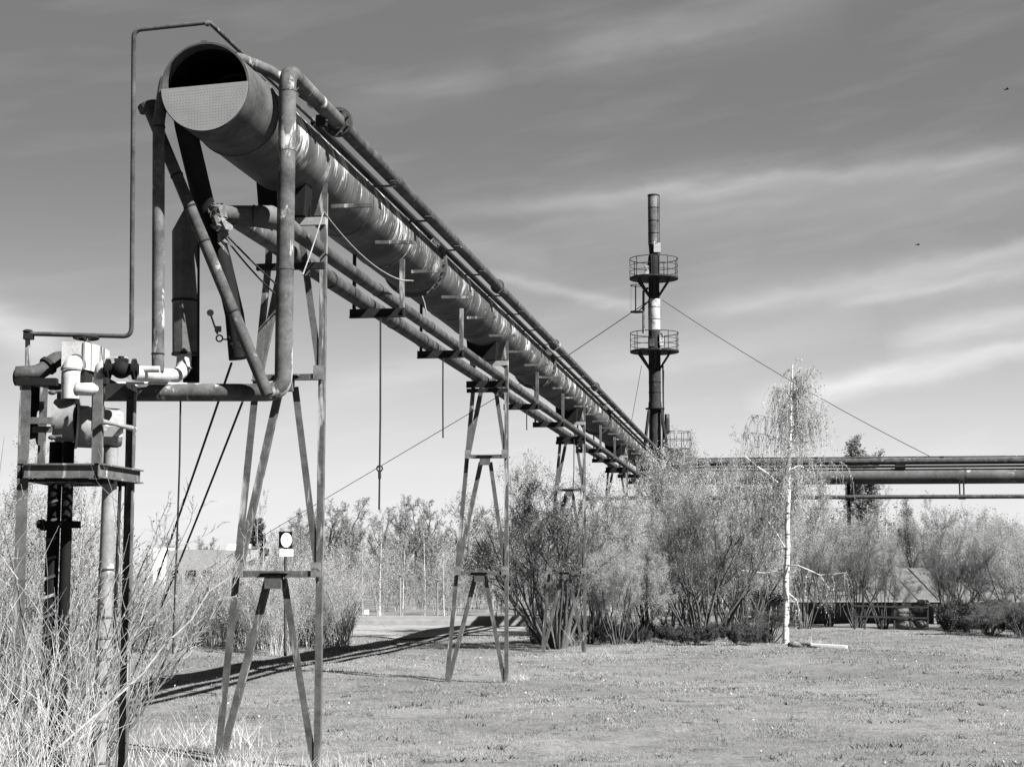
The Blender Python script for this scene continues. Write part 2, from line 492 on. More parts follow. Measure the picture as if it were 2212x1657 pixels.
mb.build('shaded_bore', M['black'], main)  # bore past the lip coloured black, painting in the shade inside the pipe
# half-moon sheet closing the lower half of the mouth, its upper edge not quite level
mb = MB(); zc = .012; tilt = .035
arc = []
for k in range(33):
    a = math.pi * 1.0 + tilt + (math.pi - 0.0) * k / 32
    a = math.pi + .02 + (math.pi + .06) * k / 32
    arc.append((TM + (RM - .002) * math.cos(a), ZM + (RM - .002) * math.sin(a)))
fr = [T(12.853, t, z) for t, z in arc]; bk = [T(12.861, t, z) for t, z in arc]
m_ = len(arc)
mb.add(fr + bk, [tuple(range(m_)), tuple(range(2 * m_ - 1, m_ - 1, -1))] + [(i, m_ + i, m_ + (i + 1) % m_, (i + 1) % m_) for i in range(m_)])
for i in range(-14, 15):
    for j in range(0, 15):
        a_, b_ = i * .0245 + (.004 if j % 2 else 0), -.022 - j * .0235 + i * .0015
        if a_ * a_ + b_ * b_ < (RM - .022) ** 2:
            p = T(12.8525, TM + a_, ZM + b_); hw_ = .0058
            mb.add([p - AN * hw_, p - UP * hw_, p + AN * hw_, p + UP * hw_, p - AX * .0011], [(0, 1, 4), (1, 2, 4), (2, 3, 4), (3, 0, 4)])
tag(mb.build('end_plate', M['cap'], main), 'dimpled half-moon sheet closing the lower half of the mouth')
# sleeve near the mouth, welded seams, flanges
MB().ring(T(13.69, TM, ZM), AX, RM - .004, RM + .012, .03, 48).build('rim', M['pipe'], main)
for s in (21.0, 32.0, 43.2):
    mb = MB().ring(T(s - .022, TM, ZM), AX, RM - .01, RM + .052, .03, 48).ring(T(s + .022, TM, ZM), AX, RM - .01, RM + .05, .03, 48)
    f = mb.build('flange', M['pipe'], main)
    for k in range(28):
        a = 2 * math.pi * k / 28
        c = T(s, TM + (RM + .03) * math.cos(a), ZM + (RM + .03) * math.sin(a))
        MB().tube([c - AX * .07, c + AX * .07], .011, 6, smooth=False).build('bolt', M['steel'], f)
for s in (17.2, 19.1, 23.3, 25.0, 28.1, 30.1, 34.5, 38.9, 41.2, 46.0):
    MB().ring(T(s, TM, ZM), AX, RM - .003, RM + .006, .025, 48).build('weld_seam', M['big'], main)
# small arms that stick out under the pipe, hangers and the cross channels that carry the lower pipes
TH_R, TH_L, ZB = -3.99, -4.60, 4.43
for k in range(24):
    s = S0 + SP / 6 * k + .45
    mb = MB().angle(T(s, -4.10, 5.07 + .003 * (k % 3)), T(s, -3.70, 5.07 + rng.uniform(-.012, .02)), AX, UP, .035, .005)
    mb.build('arm', M['steel'], main)
hang_s = [S0 + SP / 3 * k - .45 + .0 for k in range(1, 13)]
for k, s in enumerate(hang_s):
    tre = (k + 1) % 3 == 0
    mb = MB().prism([(0, 0), (.56 + .06, 0), (.62, .10), (.60, .10), (.60, .012), (0, .012), ][::1], T(s - .03, TH_L, ZB), T(s + .03, TH_L, ZB), AN, UP)
    mb.box(T(s, TH_L + .31, ZB + .05), (.62, .008, .10), (AN, AX, UP))
    h = mb.build('cross_channel', M['dark'], main)
    if not tre:
        MB().angle(T(s, TH_R, ZB + .005), T(s, TH_R, 5.08), -AN, AX, .05, .007).build('hanger', M['steel'], main)
        MB().bar(T(s, TH_L + .05, ZB + .10), T(s, TH_L + .05, 5.20), .05, .03, AN).build('hanger', M['dark'], main)

# saddles: black blocks between trestle head and pipe
for k in range(5):
    s = S0 + SP * k
    mb = MB(); prof = [(-.22, -.58), (.20, -.58), (.22, -.26)]
    for i in range(9):
        a = -math.pi * (.28 + .44 * i / 8)
        prof.append((RM * 1.0 * math.cos(a) * .99, RM * math.sin(a) * .99))
    prof.append((-.25, -.26))
    mb.prism(prof, T(s - .12, TM, ZM), T(s + .12, TM, ZM), AN, UP)
    mb.build('saddle', M['black'], main)

# pipe on the right shoulder: comes along the top, turns down, then left to the valve stand
UT, UZ, UR = -3.93, 5.78, .072
yB = 13.98
pB_top = np.array((T(0, 0, 0)[0], 0, 0))
sB = (yB + UT * SN) / CS
pv0 = T(sB, UT, UZ)
hz = at(600, 848, yB)[2]
up = thing('shoulder_pipe', T(S0, UT, 0), 'grey pipe on the thick pipe\'s right shoulder that turns straight down near the mouth', 'pipe')
corner = np.array((pv0[0], pv0[1], hz)); left_end = np.array((at(215, 848, yB)[0], yB, hz))
path = bend([T(sB + 1.72, UT, UZ), pv0, corner, left_end], [0, .15, .14, 0], 8)
MB().tube(path, UR, 24).build('elbow_run', M['pipe'], up)
MB().tube([T(sB + 1.70, UT, UZ), T(SEND, UT, UZ)], UR, 20).build('straight_run', M['pipe_dull'], up)
for ds in (0, .035):
    f = MB().ring(T(sB + 1.66 + ds, UT, UZ), AX, UR - .01, UR + .065, .022, 28).build('flange', M['pipe_dull'], up)
for k in range(8):
    a = 2 * math.pi * (k + .5) / 8; c = T(sB + 1.68, UT + (UR + .04) * math.cos(a), UZ + (UR + .04) * math.sin(a))
    MB().tube([c - AX * .06, c + AX * .06], .012, 6, smooth=False).build('bolt', M['steel'], f)
for s in (24.6, 31.2, 38.5):
    MB().ring(T(s, UT, UZ), AX, UR - .005, UR + .03, .10, 24).build('coupling', M['pipe'], up)
for q in (.25, .62):
    z = pv0[2] + (hz - pv0[2]) * q
    MB().ring((pv0[0], pv0[1], z), UP, UR - .004, UR + .004, .02, 24).build('weld_seam', M['pipe'], up)
MB().ring(pv0 - UP * .17, UP, UR - .004, UR + .004, .014, 24).build('weld_seam', M['pipe'], up)

# brackets between the large pipe and the two pipes on its shoulder
for k in range(22):
    s = 17.38 + SP / 6 * k
    mb = MB().box(T(s, -4.05, 5.66), (.36, .06, .012), (AN, AX, UP)).box(T(s, UT + .05, 5.70), (.10, .14, .008), (AN, AX, UP))
    mb.build('shoulder_bracket', M['steel'], main)

# thin pipe: rises from the stand, crosses over and runs back beside the shoulder pipe
LT, LZ = -4.2, 5.84
thin = thing('thin_pipe', at(289, 727, 13.7) * (1, 1, 0), 'thin pipe that rises beside the open mouth, loops over it and runs back on top', 'pipe')
b0 = at(450, 52, 13.42); yA = b0[1]
sb = (b0[0] * SN + b0[1] * CS)
path = bend([at(62, 721, 13.7), at(284, 727, 13.6), at(289, 66, yA), at(452, 49, yA), T(15.4, LT, LZ)], [0, .07, .07, .03, 0], 6)
MB().tube(path, .0185, 12).build('pipe_run', M['pipe_dull'], thin)
MB().tube([T(15.38, LT, LZ - .01), T(SEND, LT, LZ - .01)], .038, 14).build('pipe_run', M['rail'], thin)
MB().ring(at(448, 52, yA), at(452, 49, yA) - at(289, 66, yA), .015, .023, .03, 12).build('coupling', M['pipe'], thin)

# two lower pipes carried on the channels
P1T, P1Z, P1R = -4.10, 4.60, .066
P2T, P2Z, P2R = -4.44, 4.605, .085
lp = thing('lower_pipe', T(S0, P1T, 0), 'right-hand lower pipe on the channels, nearer the hangers, starting in a squared elbow', 'pipe', 'lower pipes under the thick pipe')
g_top = at(392, 470, 14.4)
y1 = 14.22; s1 = (y1 + P1T * SN) / CS
e1 = T(s1, P1T, P1Z)
MB().tube(bend([at(455, 467, y1 + .1), e1, T(s1 + .6, P1T, P1Z)], [0, .15, 0], 2), [.09, .09, .09, .088, .075], 20).build('elbow', M['duct'], lp)
MB().ring(at(549, 467, y1 + .02), at(600, 466, y1) - at(470, 466, y1), .086, .094, .012, 20).build('weld_seam', M['pipe_dull'], lp)
MB().tube([T(s1 + .5, P1T, P1Z), T(SEND, P1T, P1Z)], P1R, 20).build('straight_run', M['pipe_dull'], lp)
for s in (17.6, 20.4, 24.1, 27.7, 31, 36): MB().ring(T(s, P1T, P1Z), AX, P1R - .003, P1R + .005, .02, 20).build('weld_seam', M['dark'], lp)
lp2 = thing('lower_pipe', T(S0, P2T, 0), 'left-hand lower pipe on the channels, farther from the hangers and thicker', 'pipe', 'lower pipes under the thick pipe')
MB().tube([T(13.72, P2T, P2Z), T(15.0, P2T, P2Z)], P2R * .96, 20).build('end_run', M['pipe'], lp2)
MB().tube([T(14.95, P2T, P2Z), T(SEND, P2T, P2Z)], P2R, 20).build('straight_run', M['pipe_dull'], lp2)
for s in (16.9, 19.9, 21.6, 26.8, 30.0, 34.2): MB().ring(T(s, P2T, P2Z), AX, P2R - .003, P2R + .006, .03, 20).build('clamp', M['dark'], lp2)

# ------------------------------------------------------------------ trestles
def lerp(a, b, q): return a + (b - a) * q
def make_trestle(s, label):
    t = thing('trestle', T(s, -4.55, 0), label, 'trestle', 'steel trestles under the pipeline')
    z0 = float(gz(*T(s, -4.5, 0)[:2])) - .05
    RT = -4.06
    def LTt(z): return lerp(-5.0, -4.60, min(1, z / 4.5))
    ztop = 4.89
    MB().angle(T(s, LTt(z0), z0), T(s, LTt(4.5), 4.5), AN, AX, .065, .008).angle(T(s, -4.60, 4.5), T(s, -4.60, ztop), AN, AX, .065, .008).build('leg', M['steel'], t)
    MB().angle(T(s, RT + .035, z0), T(s, RT + .035, 5.12), -AN, AX, .058, .008).build('leg', M['steel'], t)
    for z in (1.63, 3.41):
        b = MB().angle(T(s - .012, LTt(z) + .0, z - .03), T(s - .012, RT + .03, z - .03), -AX, UP, .06, .007)
        b.build('crossbar', M['steel'], t)
        for tt in (LTt(z) + .05, RT - .015):
            MB().box(T(s - .030, tt, z + .04), (.095, .010, .13), (AN, AX, UP)).build('gusset', M['gusset'], t)
        c = lerp(LTt(z), RT, .5)
        MB().box(T(s - .045, c, z - .07), (.15, .09, .12), (AN, AX, UP)).box(T(s - .05, c, z + .015), (.25, .12, .012), (AN, AX, UP)).build('centre_plate', M['steel'], t)
    def vee(zb, zt, apex, hw=.035):
        for sgn in (-1, 1):
            a = T(s + .01, apex + sgn * .045, zt); bt = (LTt(zb) + .075) if sgn < 0 else RT - .045
            b_ = T(s + .01, bt, zb)
            d = nrm(b_ - a); X = nrm(np.cross(AX, d))
            MB().angle(a, b_, X * -sgn, AX, .062, .007).build('brace', M['steel'], t)
    vee(z0 + .02, 1.58, lerp(LTt(1.6), RT, .5))
    vee(1.68, 3.32, lerp(LTt(3.4), RT, .5))
    vee(3.46, 4.66, lerp(-4.60, RT, .5))
    MB().bar(T(s, -4.62, 4.85), T(s, RT + .03, 4.85), .07, .05, AX).build('head_beam', M['conc'], t)
    MB().prism([(-.12, 0), (.0, 0), (0, .30), (-.03, .30)], T(s - .02, RT + .045, 4.90), T(s - .01, RT + .045, 4.90), AN, UP).build('gusset', M['steel'], t)
    MB().bar(T(s - .06, -4.66, ZB - .005), T(s - .06, RT + .04, ZB - .005), .06, .05, AX).build('lower_beam', M['dark'], t)
    return t
for k, lab in enumerate(('nearest trestle, its four feet standing in pale dry grass at the bottom of the photo',
                         'second trestle along, standing clear on the open grass',
                         'third trestle along, its lower half overgrown by the spreading bush',
                         'fourth trestle along, only its upper half showing above the bushes',
                         'farthest trestle, lost in the bushes where the pipeline turns')):
    make_trestle(S0 + SP * k, lab)

# ------------------------------------------------------------------ pipes round the cut end
yC = 13.72
arch = thing('arched_pipe', at(342, 803, yC) * (1, 1, 0), 'upright pipe left of the mouth that arches over the thick pipe behind it', 'pipe')
pth = bend([at(341, 803, yC), at(343, 262, yC), at(358, 170, yC + .05), at(420, 112, 13.9), at(520, 128, 14.05), at(585, 155, 14.15), at(640, 195, 14.25)], [0, .25, .2, .25, .3, .2, 0], 6)
MB().tube(pth, .0495, 20).build('pipe_run', M['pipe'], arch)
MB().ring(at(341, 765, yC), UP, .046, .053, .012, 20).build('weld_seam', M['dark'], arch)
MB().ring(at(343, 275, yC), UP, .046, .053, .012, 20).build('weld_seam', M['dark'], arch)

diag = thing('slanting_pipe', at(578, 856, 13.8) * (1, 1, 0), 'jointed pipe slanting down from the left of the mouth to the low elbow', 'pipe')
d0, d1 = at(318, 226, 13.92), at(579, 854, 13.80)
MB().tube([d0, d1], .049, 20).build('pipe_run', M['pipe_dull'], diag)
for q in (.25, .36, .48, .72): MB().ring(lerp(d0, d1, q), d1 - d0, .046, .054, .015, 20).build('joint', M['dark'], diag)
MB().ring(lerp(d0, d1, .01), d1 - d0, .03, .085, .05, 20).build('flange', M['pipe_dull'], diag)

hang = thing('wrapped_duct', at(440, 440, 14.2) * (1, 1, 0), 'black duct that drops from the thick pipe, torn open halfway with its wrapping hanging out', 'duct')
MB().tube(bend([at(392, 225, 13.75), at(402, 280, 13.8), at(440, 440, 14.15), at(452, 470, 14.18)], .2, 4), .088, 20).build('upper_run', M['black'], hang)
rr = random.Random(3)
MB().tube([at(450, 455, 14.16), at(478, 560, 14.18), at(505, 680, 14.2), at(518, 775, 14.2)], [.075, .075, .078, .085], 14, jit=.10, rng=rr).build('lower_run', M['black'], hang)
mb = MB(); rag_p = [at(458, 446, 14.08), at(464, 456, 14.04), at(470, 466, 14.02), at(474, 476, 14.0), at(480, 486, 14.02), at(484, 496, 14.03), at(482, 506, 14.05), at(486, 514, 14.05), at(480, 522, 14.06), at(484, 536, 14.07)]
fine_p = []
for i in range(len(rag_p) - 1):
    for q in (0, .33, .66): fine_p.append(lerp(rag_p[i], rag_p[i + 1], q) + np.array((rr.gauss(0, .008), rr.gauss(0, .008), 0)))
mb.tube(fine_p + [rag_p[-1]], [.03 + .028 * math.sin(math.pi * min(1, (i + 3) / 26)) - .0012 * i + rr.uniform(-.008, .01) for i in range(28)], 13, smooth=False, jit=.42, rng=rr)
for k in range(9):
    c = rag_p[k]; mb.tube([c, c + np.array((rr.uniform(-.06, .06), -.02, rr.uniform(-.05, .02))), c + np.array((rr.uniform(-.07, .07), -.02, rr.uniform(-.13, -.03)))], [.02, .012, .003], 5, smooth=False, jit=.4, rng=rr)
mb.build('torn_wrapping', M['rag'], hang)
mb = MB()
for k in range(14):
    c = at(rr.gauss(508, 9), rr.gauss(745, 14), 14.15); mb.ball(c, .035 * rr.uniform(.6, 1.2), 7, 5)
mb.build('ragged_end', M['black'], hang)
# gauge and shut-off ring hanging on a bent stem
gauge = thing('pressure_gauge', at(474, 731, 14.15), 'small gauge and ring handle on a bent stem beside the slanting pipe', 'gauge')
mb = MB().tube([at(496, 734, 14.15), at(480, 733, 14.15)], .007, 6).tube([at(470, 722, 14.15), at(462, 700, 14.15), at(456, 682, 14.15)], .009, 6)
mb.build('stem', M['black'], gauge)
MB().hoop(at(474, 731, 14.15), (0, 1, .1), .026, .007, 24).build('ring_handle', M['black'], gauge)
MB().tube([at(454, 676, 14.13), at(454.5, 676, 14.16)], .028, 16).build('dial', M['dark'], gauge)
MB().box(at(471, 711, 14.15), (.05, .04, .045)).build('tap', M['black'], gauge)

# squared insulated duct: up, over and away as the lower pipe
fd = thing('mitred_duct', at(400, 830, 14.45) * (1, 1, 0), 'upright mitred sheet-metal duct with a faceted bend at its top', 'duct')
pth = [at(399, 768, 14.42), at(399, 500, 14.42), at(413, 477, 14.42), at(440, 467, 14.40), at(480, 466, y1 + .12)]
MB().tube(pth, .104, 8, smooth=False).build('outer_sheet', M['duct'], fd)
MB().tube([at(413, 826, 14.52), at(414, 500, 14.52)], .07, 10).build('inner_pipe', M['black'], fd)
for v in (650, 765): MB().ring(at(399, v, 14.42), UP, .098, .112, .02, 8).build('band', M['dark'], fd)
white_el = thing('white_elbow_pipe', at(395, 805, 14.4) * (1, 1, 0), 'white clad elbow and pipe lying between the valve and the mitred duct', 'pipe')
MB().tube(bend([at(398, 766, 14.40), at(396, 800, 14.38), at(380, 812, 14.2), at(350, 811, 13.85), at(286, 807, 13.3)], .1, 4), [.062] * 4 + [.058] * (len(bend([at(398, 766, 14.40), at(396, 800, 14.38), at(380, 812, 14.2), at(350, 811, 13.85), at(286, 807, 13.3)], .1, 4)) - 4), 14).build('clad_run', M['clad'], white_el)
MB().tube([at(250, 828, 13.85), at(330, 828, 13.9), at(404, 830, 14.0)], .011, 8).build('drip_strip', M['clad'], white_el)
for u, v in ((346, 811), (378, 812), (398, 795)): MB().ring(at(u, v, 13.85 if u < 360 else 14.2 if u < 390 else 14.38), at(330, 810, 14.3) - at(380, 812, 14.3) if u < 390 else UP, .055, .066, .012, 14).build('band', M['galv'], white_el)

# valve cluster by the flange of the shoulder pipe
vc = thing('pipe_valve', T(sB + 1.0, -4.05, 5.66), 'small weathered valve half hidden behind the shoulder pipe by its flange', 'valve')
MB().ball(at(676, 222, 14.9), .055, 12, 8).tube([at(650, 205, 14.7), at(690, 232, 15.0)], .03, 10).build('body', M['pipe'], vc)
MB().tube([at(676, 222, 14.9), at(700, 243, 15.2), at(705, 262, 15.2)], .012, 6).build('stem', M['steel'], vc)
MB().box(at(695, 262, 15.25), (.10, .06, .10)).build('actuator', M['rail'], vc)

# ropes and tie cables
def cable(name, pts, r, mat, label, cat='cable', group=None):
    mb = MB().tube([np.asarray(p, float) for p in pts], r, 6)
    o = mb.build(name, mat)
    return tag(o, label, cat, group)
def sag(a, b, d, n=10):
    a, b = np.asarray(a, float), np.asarray(b, float)
    return [a + (b - a) * i / n - UP * d * 4 * (i / n) * (1 - i / n) for i in range(n + 1)]
cable('tie_cable', sag(at(500, 785, 14.2), gpt(on_ground(240, 1505)), .05), .011, M['wire'], 'black tie cable running to the ground, the left of two', group='tie cables beside the nearest trestle')
cable('tie_cable', sag(at(524, 868, 14.9), gpt(on_ground(262, 1500)), .05), .011, M['wire'], 'black tie cable running to the ground, the right of two', group='tie cables beside the nearest trestle')
cable('hanging_rope', [at(390, 866, 14.0), at(388, 1000, 14.0), at(382, 1180, 14.02), at(376, 1330, 14.0), at(373, 1412, 14.0)], .008, M['wire'], 'long thin rope hanging free from the low pipe by the valve stand', 'rope', 'ropes hanging from the pipes')
for (u, v0, v1, Y, lab) in ((822, 700, 1100, 18.5, 'longest rope hanging below the first channel past the nearest trestle, with a hook in it'),
                            (957, 780, 946, 22.2, 'rope hanging below the second channel, left of the second trestle'),
                            (1138, 893, 929, 29.6, 'short rope stub hanging just right of the second trestle'),
                            (1240, 960, 1080, 36, 'thin rope hanging close to the third trestle')):
    pts = [at(u, v0 - 12, Y), at(u - .4, (v0 + v1) / 2, Y), at(u - (3 if v1 > 1000 else 0), v1, Y)]
    o = cable('hanging_rope', pts, .011, M['wire'], lab, 'rope', 'ropes hanging from the pipes')
    if v1 == 1100:
        MB().hoop(at(u - 2, 1012, Y), (0, 1, 0), .03, .008, 16).tube([at(u - 2, 1018, Y), at(u - 2, 1034, Y)], .018, 6).build('hook', M['wire'], o)
cable('draped_rope', sag(at(699, 458, 14.9), at(868, 606, 18.35), .10) + [at(893, 607, 18.4)], .0075, M['rope'], 'pale rope looped across the shaded side of the thick pipe', 'rope')
cable('draped_rope', sag(at(654, 594, 14.4), at(698, 460, 14.88), .02), .0065, M['rope'], 'pale rope pulled tight beside the head of the nearest trestle', 'rope')
cable('draped_rope', [at(912, 640, 19.3), at(917, 655, 19.3), at(922, 680, 19.3)], .008, M['rope'], 'short pale rope end dangling under the thick pipe by its first flange', 'rope')
cable('slack_line', sag(at(485, 512, 14.1), at(606, 645, 15.1), .03), .008, M['wire'], 'lower of two black lines from the torn wrapping to the nearest trestle', 'cable', 'black lines at the torn duct')
cable('slack_line', sag(at(489, 508, 14.1), at(608, 640, 14.6) + np.array((0, 0, .06)), .01), .008, M['wire'], 'upper of two black lines from the torn wrapping to the nearest trestle', 'cable', 'black lines at the torn duct')

# ------------------------------------------------------------------ valve stand at the left
FY, BY = 13.05, 13.85
def F_(u, v): return at(u, v, FY)
def B_(u, v): return at(u, v, BY)
X1 = np.array((1.0, 0, 0)); Y1 = np.array((0, 1.0, 0))
xL, xR = at(46, 1000, FY)[0], at(217, 1000, FY)[0]
bxL, bxR = xL + .085, at(284, 1000, BY)[0]
zdeck, ztop = at(217, 1003, FY)[2], at(46, 822, FY)[2]
stand = thing('valve_stand', (xL + .3, 13.45, 0), 'rusty steel stand of angle posts and beams holding valves and a drum at left', 'stand')
def corner(x, y, z): return np.array((x, y, z))
gl = float(gz(xL, FY))
MB().angle(corner(xL - .03, FY, gl), corner(xL - .03, FY, ztop + .0), X1, Y1, .085, .009).build('post', M['steel'], stand)
MB().angle(corner(xR, FY, zdeck - .10), corner(xR, FY, ztop + .01), X1 * -1, Y1, .07, .009).build('post', M['steel'], stand)
MB().angle(corner(bxR + .03, BY, gl), corner(bxR + .03, BY, ztop - .02), -X1, -Y1, .08, .009).build('post', M['steel'], stand)
MB().angle(corner(bxL - .02, BY, zdeck - .06), corner(bxL - .02, BY, ztop + .06), X1, -Y1, .085, .009).build('post', M['steel'], stand)
MB().angle(corner(at(95, 900, 13.25)[0] - .03, 13.2, zdeck - .10), corner(at(97, 900, 13.25)[0] - .03, 13.2, at(97, 828, 13.25)[2]), X1, Y1, .06, .008).build('post', M['steel'], stand)
# deck beams
MB().ibeam(corner(xL + .03, FY - .02, zdeck - .05), corner(xR - .0, FY - .02, zdeck - .05), Y1, UP, .06, .11, .012).build('deck_beam', M['steel'], stand)
MB().ibeam(corner(xR - .0, FY - .05, zdeck - .05), corner(bxR + .06, BY + .03, zdeck - .05), X1, UP, .07, .11, .012).build('deck_beam', M['steel'], stand)
MB().ibeam(corner(bxL, BY + .02, zdeck - .05), corner(bxR, BY + .02, zdeck - .05), Y1, UP, .06, .11, .012).build('deck_beam', M['steel'], stand)
MB().ibeam(corner(xL, FY, zdeck - .05), corner(bxL, BY, zdeck - .05), X1, UP, .06, .11, .012).build('deck_beam', M['steel'], stand)
mb = MB()
for k in range(19):
    y = FY + .05 + k * .04
    mb.box((lerp(xL, xR, .5) + .03, y, zdeck - .118), (xR - xL, .006, .022))
for k in range(7): mb.box((lerp(xL, xR, (k + .5) / 7) + .03, 13.45, zdeck - .119), (.006, .76, .015))
mb.build('grating', M['dark'], stand)
# top rails, side cross bars
MB().box((lerp(xL, at(108, 800, FY)[0], .5), FY + .02, ztop - .01), (.30, .08, .055)).build('top_rail', M['black'], stand)
MB().bar(corner(xL, FY, ztop), corner(bxL, BY, ztop + .02), .05, .05).build('top_rail', M['dark'], stand)
MB().bar(corner(xR, FY + .01, ztop), corner(bxR, BY, ztop - .035), .06, .05).build('top_rail', M['dark'], stand)
MB().prism([(0, 0), (.16, 0), (0, -.14)], corner(xR + .015, 13.07, ztop - .02), corner(xR + .015, 13.08, ztop - .02), X1, UP).build('gusset', M['dark'], stand)
zc_ = at(60, 908, FY)[2]
MB().bar(corner(xL + .03, FY + .03, zc_), corner(at(112, 900, FY)[0], FY + .03, zc_), .05, .045, Y1).build('cross_bar', M['steel'], stand)
MB().bar(corner(xL + .06, FY + .06, zc_ - .065), corner(at(108, 900, FY)[0], FY + .06, zc_ - .065), .045, .03, Y1).build('cross_bar', M['steel'], stand)
MB().bar(at(60, 824, FY + .01), at(106, 832, FY + .04), .05, .03, Y1).build('cross_bar', M['steel'], stand)
for v in (848, 945):
    c = at(113, v, 13.)
    MB().tube([c - X1 * .02, c + X1 * .07 + UP * .01], .012, 8).ball(c, .028, 8, 6, (1.2, .8, .7)).build('clamp', M['pipe'], stand)
# upright with clip that carries the thin pipe
MB().bar(at(59, 815, 13.72), at(60, 726, 13.72), .032, .032, Y1).build('pipe_prop', M['steel'], stand)
MB().box(at(62, 727, 13.7), (.075, .06, .05)).ball(at(60, 716, 13.7), .03, 8, 6, (1.4, 1, .6)).build('pipe_clip', M['dark'], stand)
# lit lever with hook
mb = MB().tube([at(219, 910, 13.), at(250, 917, 13.15), at(284, 925, 13.55)], [.022, .014, .022], 8)
mb.tube([at(284, 925, 13.55), at(293, 924, 13.55), at(296, 930, 13.55), at(291, 938, 13.55), at(294, 944, 13.55)], .005, 5)
mb.build('lever', M['galv'], stand)

# the drum
drum = thing('insulated_drum', at(190, 955, 13.45), 'pale sheet-clad drum lying across the valve stand, banded at its middle', 'drum')
a0, a1, a2, a3 = at(122, 908, 13.43), at(166, 908, 13.43), at(166, 921, 13.41), at(264, 926, 13.51)
MB().tube([a0, a1 + X1 * .01], .168, 32).build('cladding', M['galv'], drum)
MB().tube([a2, lerp(a2, a3, .56)], .164, 32).build('cladding', M['galv'], drum)
MB().tube([lerp(a2, a3, .56), lerp(a2, a3, .9), a3], [.157, .155, .138], 12, smooth=False).build('end_cladding', M['galv'], drum)
MB().ring(lerp(a2, a3, 0.0), a3 - a2, .155, .175, .016, 32).build('band', M['clad'], drum)
MB().ring(lerp(a2, a3, .56), a3 - a2, .150, .170, .014, 32).build('band', M['pipe'], drum)
MB().tube([at(200, 815, 13.1), at(201, 850, 13.1), at(200, 930, 13.1), at(207, 939, 13.1)], .010, 8).build('drain_tube', M['pipe'], drum)

# pipes under the drum
for nm, u0, u1, v1, Y, r, mat, lab in (
        ('drain_leg', 122, 100, 1560, 13.5, .052, 'black', 'left black leg pipe under the drum, dropping into the dry stalks'),
        ('drain_leg', 149, 132, 1560, 13.45, .043, 'black', 'right black leg pipe under the drum, dropping into the dry stalks')):
    o = thing(nm, at(u1, v1, Y) * (1, 1, 0), lab, 'pipe', 'black leg pipes under the drum')
    p0, p1 = at(u0, 955, Y), at(u1 - 4, 1640, Y); p1[2] = 0
    MB().tube([p0, lerp(p0, p1, .5), p1], r, 14).build('pipe_run', M[mat], o)
    if u0 == 122:
        for k in range(9):
            q = .12 + k * .055; c = lerp(p0, p1, q) - Y1 * .05
            MB().box(c, (.085, .012, .022), (nrm((1, 0, .35)), Y1, nrm((-.35, 0, 1)))).build('lattice_slat', M['pipe'], o)
c = at(127, 1133, 13.41)
tag(MB().box(c, (.33, .05, .055)).bar(at(88, 1128, 13.37), at(96, 1140, 13.45), .05, .05).build('pipe_collar', M['black']), 'black clamp bar joining the two black leg pipes', 'clamp')
sil = thing('silver_pipe', at(212, 1600, 13.4) * (1, 1, 0), 'pale silver upright pipe with ringed joints under the valve stand', 'pipe')
p0, p1 = at(240, 968, 13.45), at(213, 1600, 13.4); p1[2] = 0
MB().tube([p0, p1], .057, 20).build('pipe_run', M['galv'], sil)
for q in (.36, .50, .56, .62, .80, .92): MB().ring(lerp(p0, p1, q), p1 - p0, .053, .063, .015, 20).build('joint_ring', M['pipe'], sil)
MB().tube([at(260, 1034, 13.55), at(246, 1400, 13.55)], .014, 8).build('side_tube', M['dark'], sil)

# elbows, box and valve above the drum
we = thing('white_elbow_pipe', at(154, 860, 13.35), 'white clad pipe rising from the drum and bending back to the insulated box', 'pipe')
MB().tube(bend([at(152, 862, 13.31), at(153, 790, 13.31), at(178, 782, 13.55)], .12, 6), .072, 22).build('clad_run', M['clad'], we)
for v in (798,): MB().ring(at(153, v, 13.31), UP, .070, .078, .014, 22).build('band', M['galv'], we)
MB().ring(at(165, 786, 13.39), at(178, 782, 13.55) - at(153, 790, 13.31), .064, .079, .016, 22).build('band', M['galv'], we)
ws = thing('white_elbow_pipe', at(218, 815, 13.25), 'smaller white clad elbow between the insulated box and the black valve', 'pipe')
MB().tube(bend([at(217, 822, 13.25), at(218, 792, 13.25), at(240, 788, 13.27)], .07, 6), .049, 18).build('clad_run', M['clad'], ws)
MB().ring(at(218, 806, 13.25), UP, .046, .054, .010, 18).build('band', M['galv'], ws)
MB().ring(at(229, 788, 13.26), X1, .044, .055, .014, 18).build('band', M['galv'], ws)
sp_ = thing('white_stub_pipe', at(186, 842, 13.05), 'short white clad stub lying in front of the insulated box', 'pipe')
MB().tube([at(163, 841, 13.07), at(200, 841, 13.05), at(210, 841, 13.07)], [.047, .047, .028], 16).build('clad_run', M['clad'], sp_)
MB().ring(at(166, 841, 13.07), X1, .042, .052, .012, 16).build('band', M['galv'], sp_)
box = thing('insulated_box', at(185, 800, 13.55), 'white sheet-metal insulation box with a handwheel on its lid', 'box')
xa, xb = at(143, 770, 13.51)[0], at(191, 770, 13.51)[0]; xc = at(227, 770, 13.8)[0]
zt, zb = at(170, 743, 13.51)[2], at(170, 802, 13.51)[2]
prof = [(xa, 13.37), (xb, 13.37), (xc, 13.63), (xc, 13.96), (xa + .04, 13.96)]
MB().prism(prof, (0, 0, zb), (0, 0, zt), X1, Y1).build('housing', M['clad'], box)
for x, y in (prof[1], (lerp(xb, xc, .45), lerp(13.37, 13.63, .45)), prof[2]): MB().box((x, y - .004, (zt + zb) / 2), (.012, .012, zt - zb - .004)).build('corner_seam', M['galv'], box)
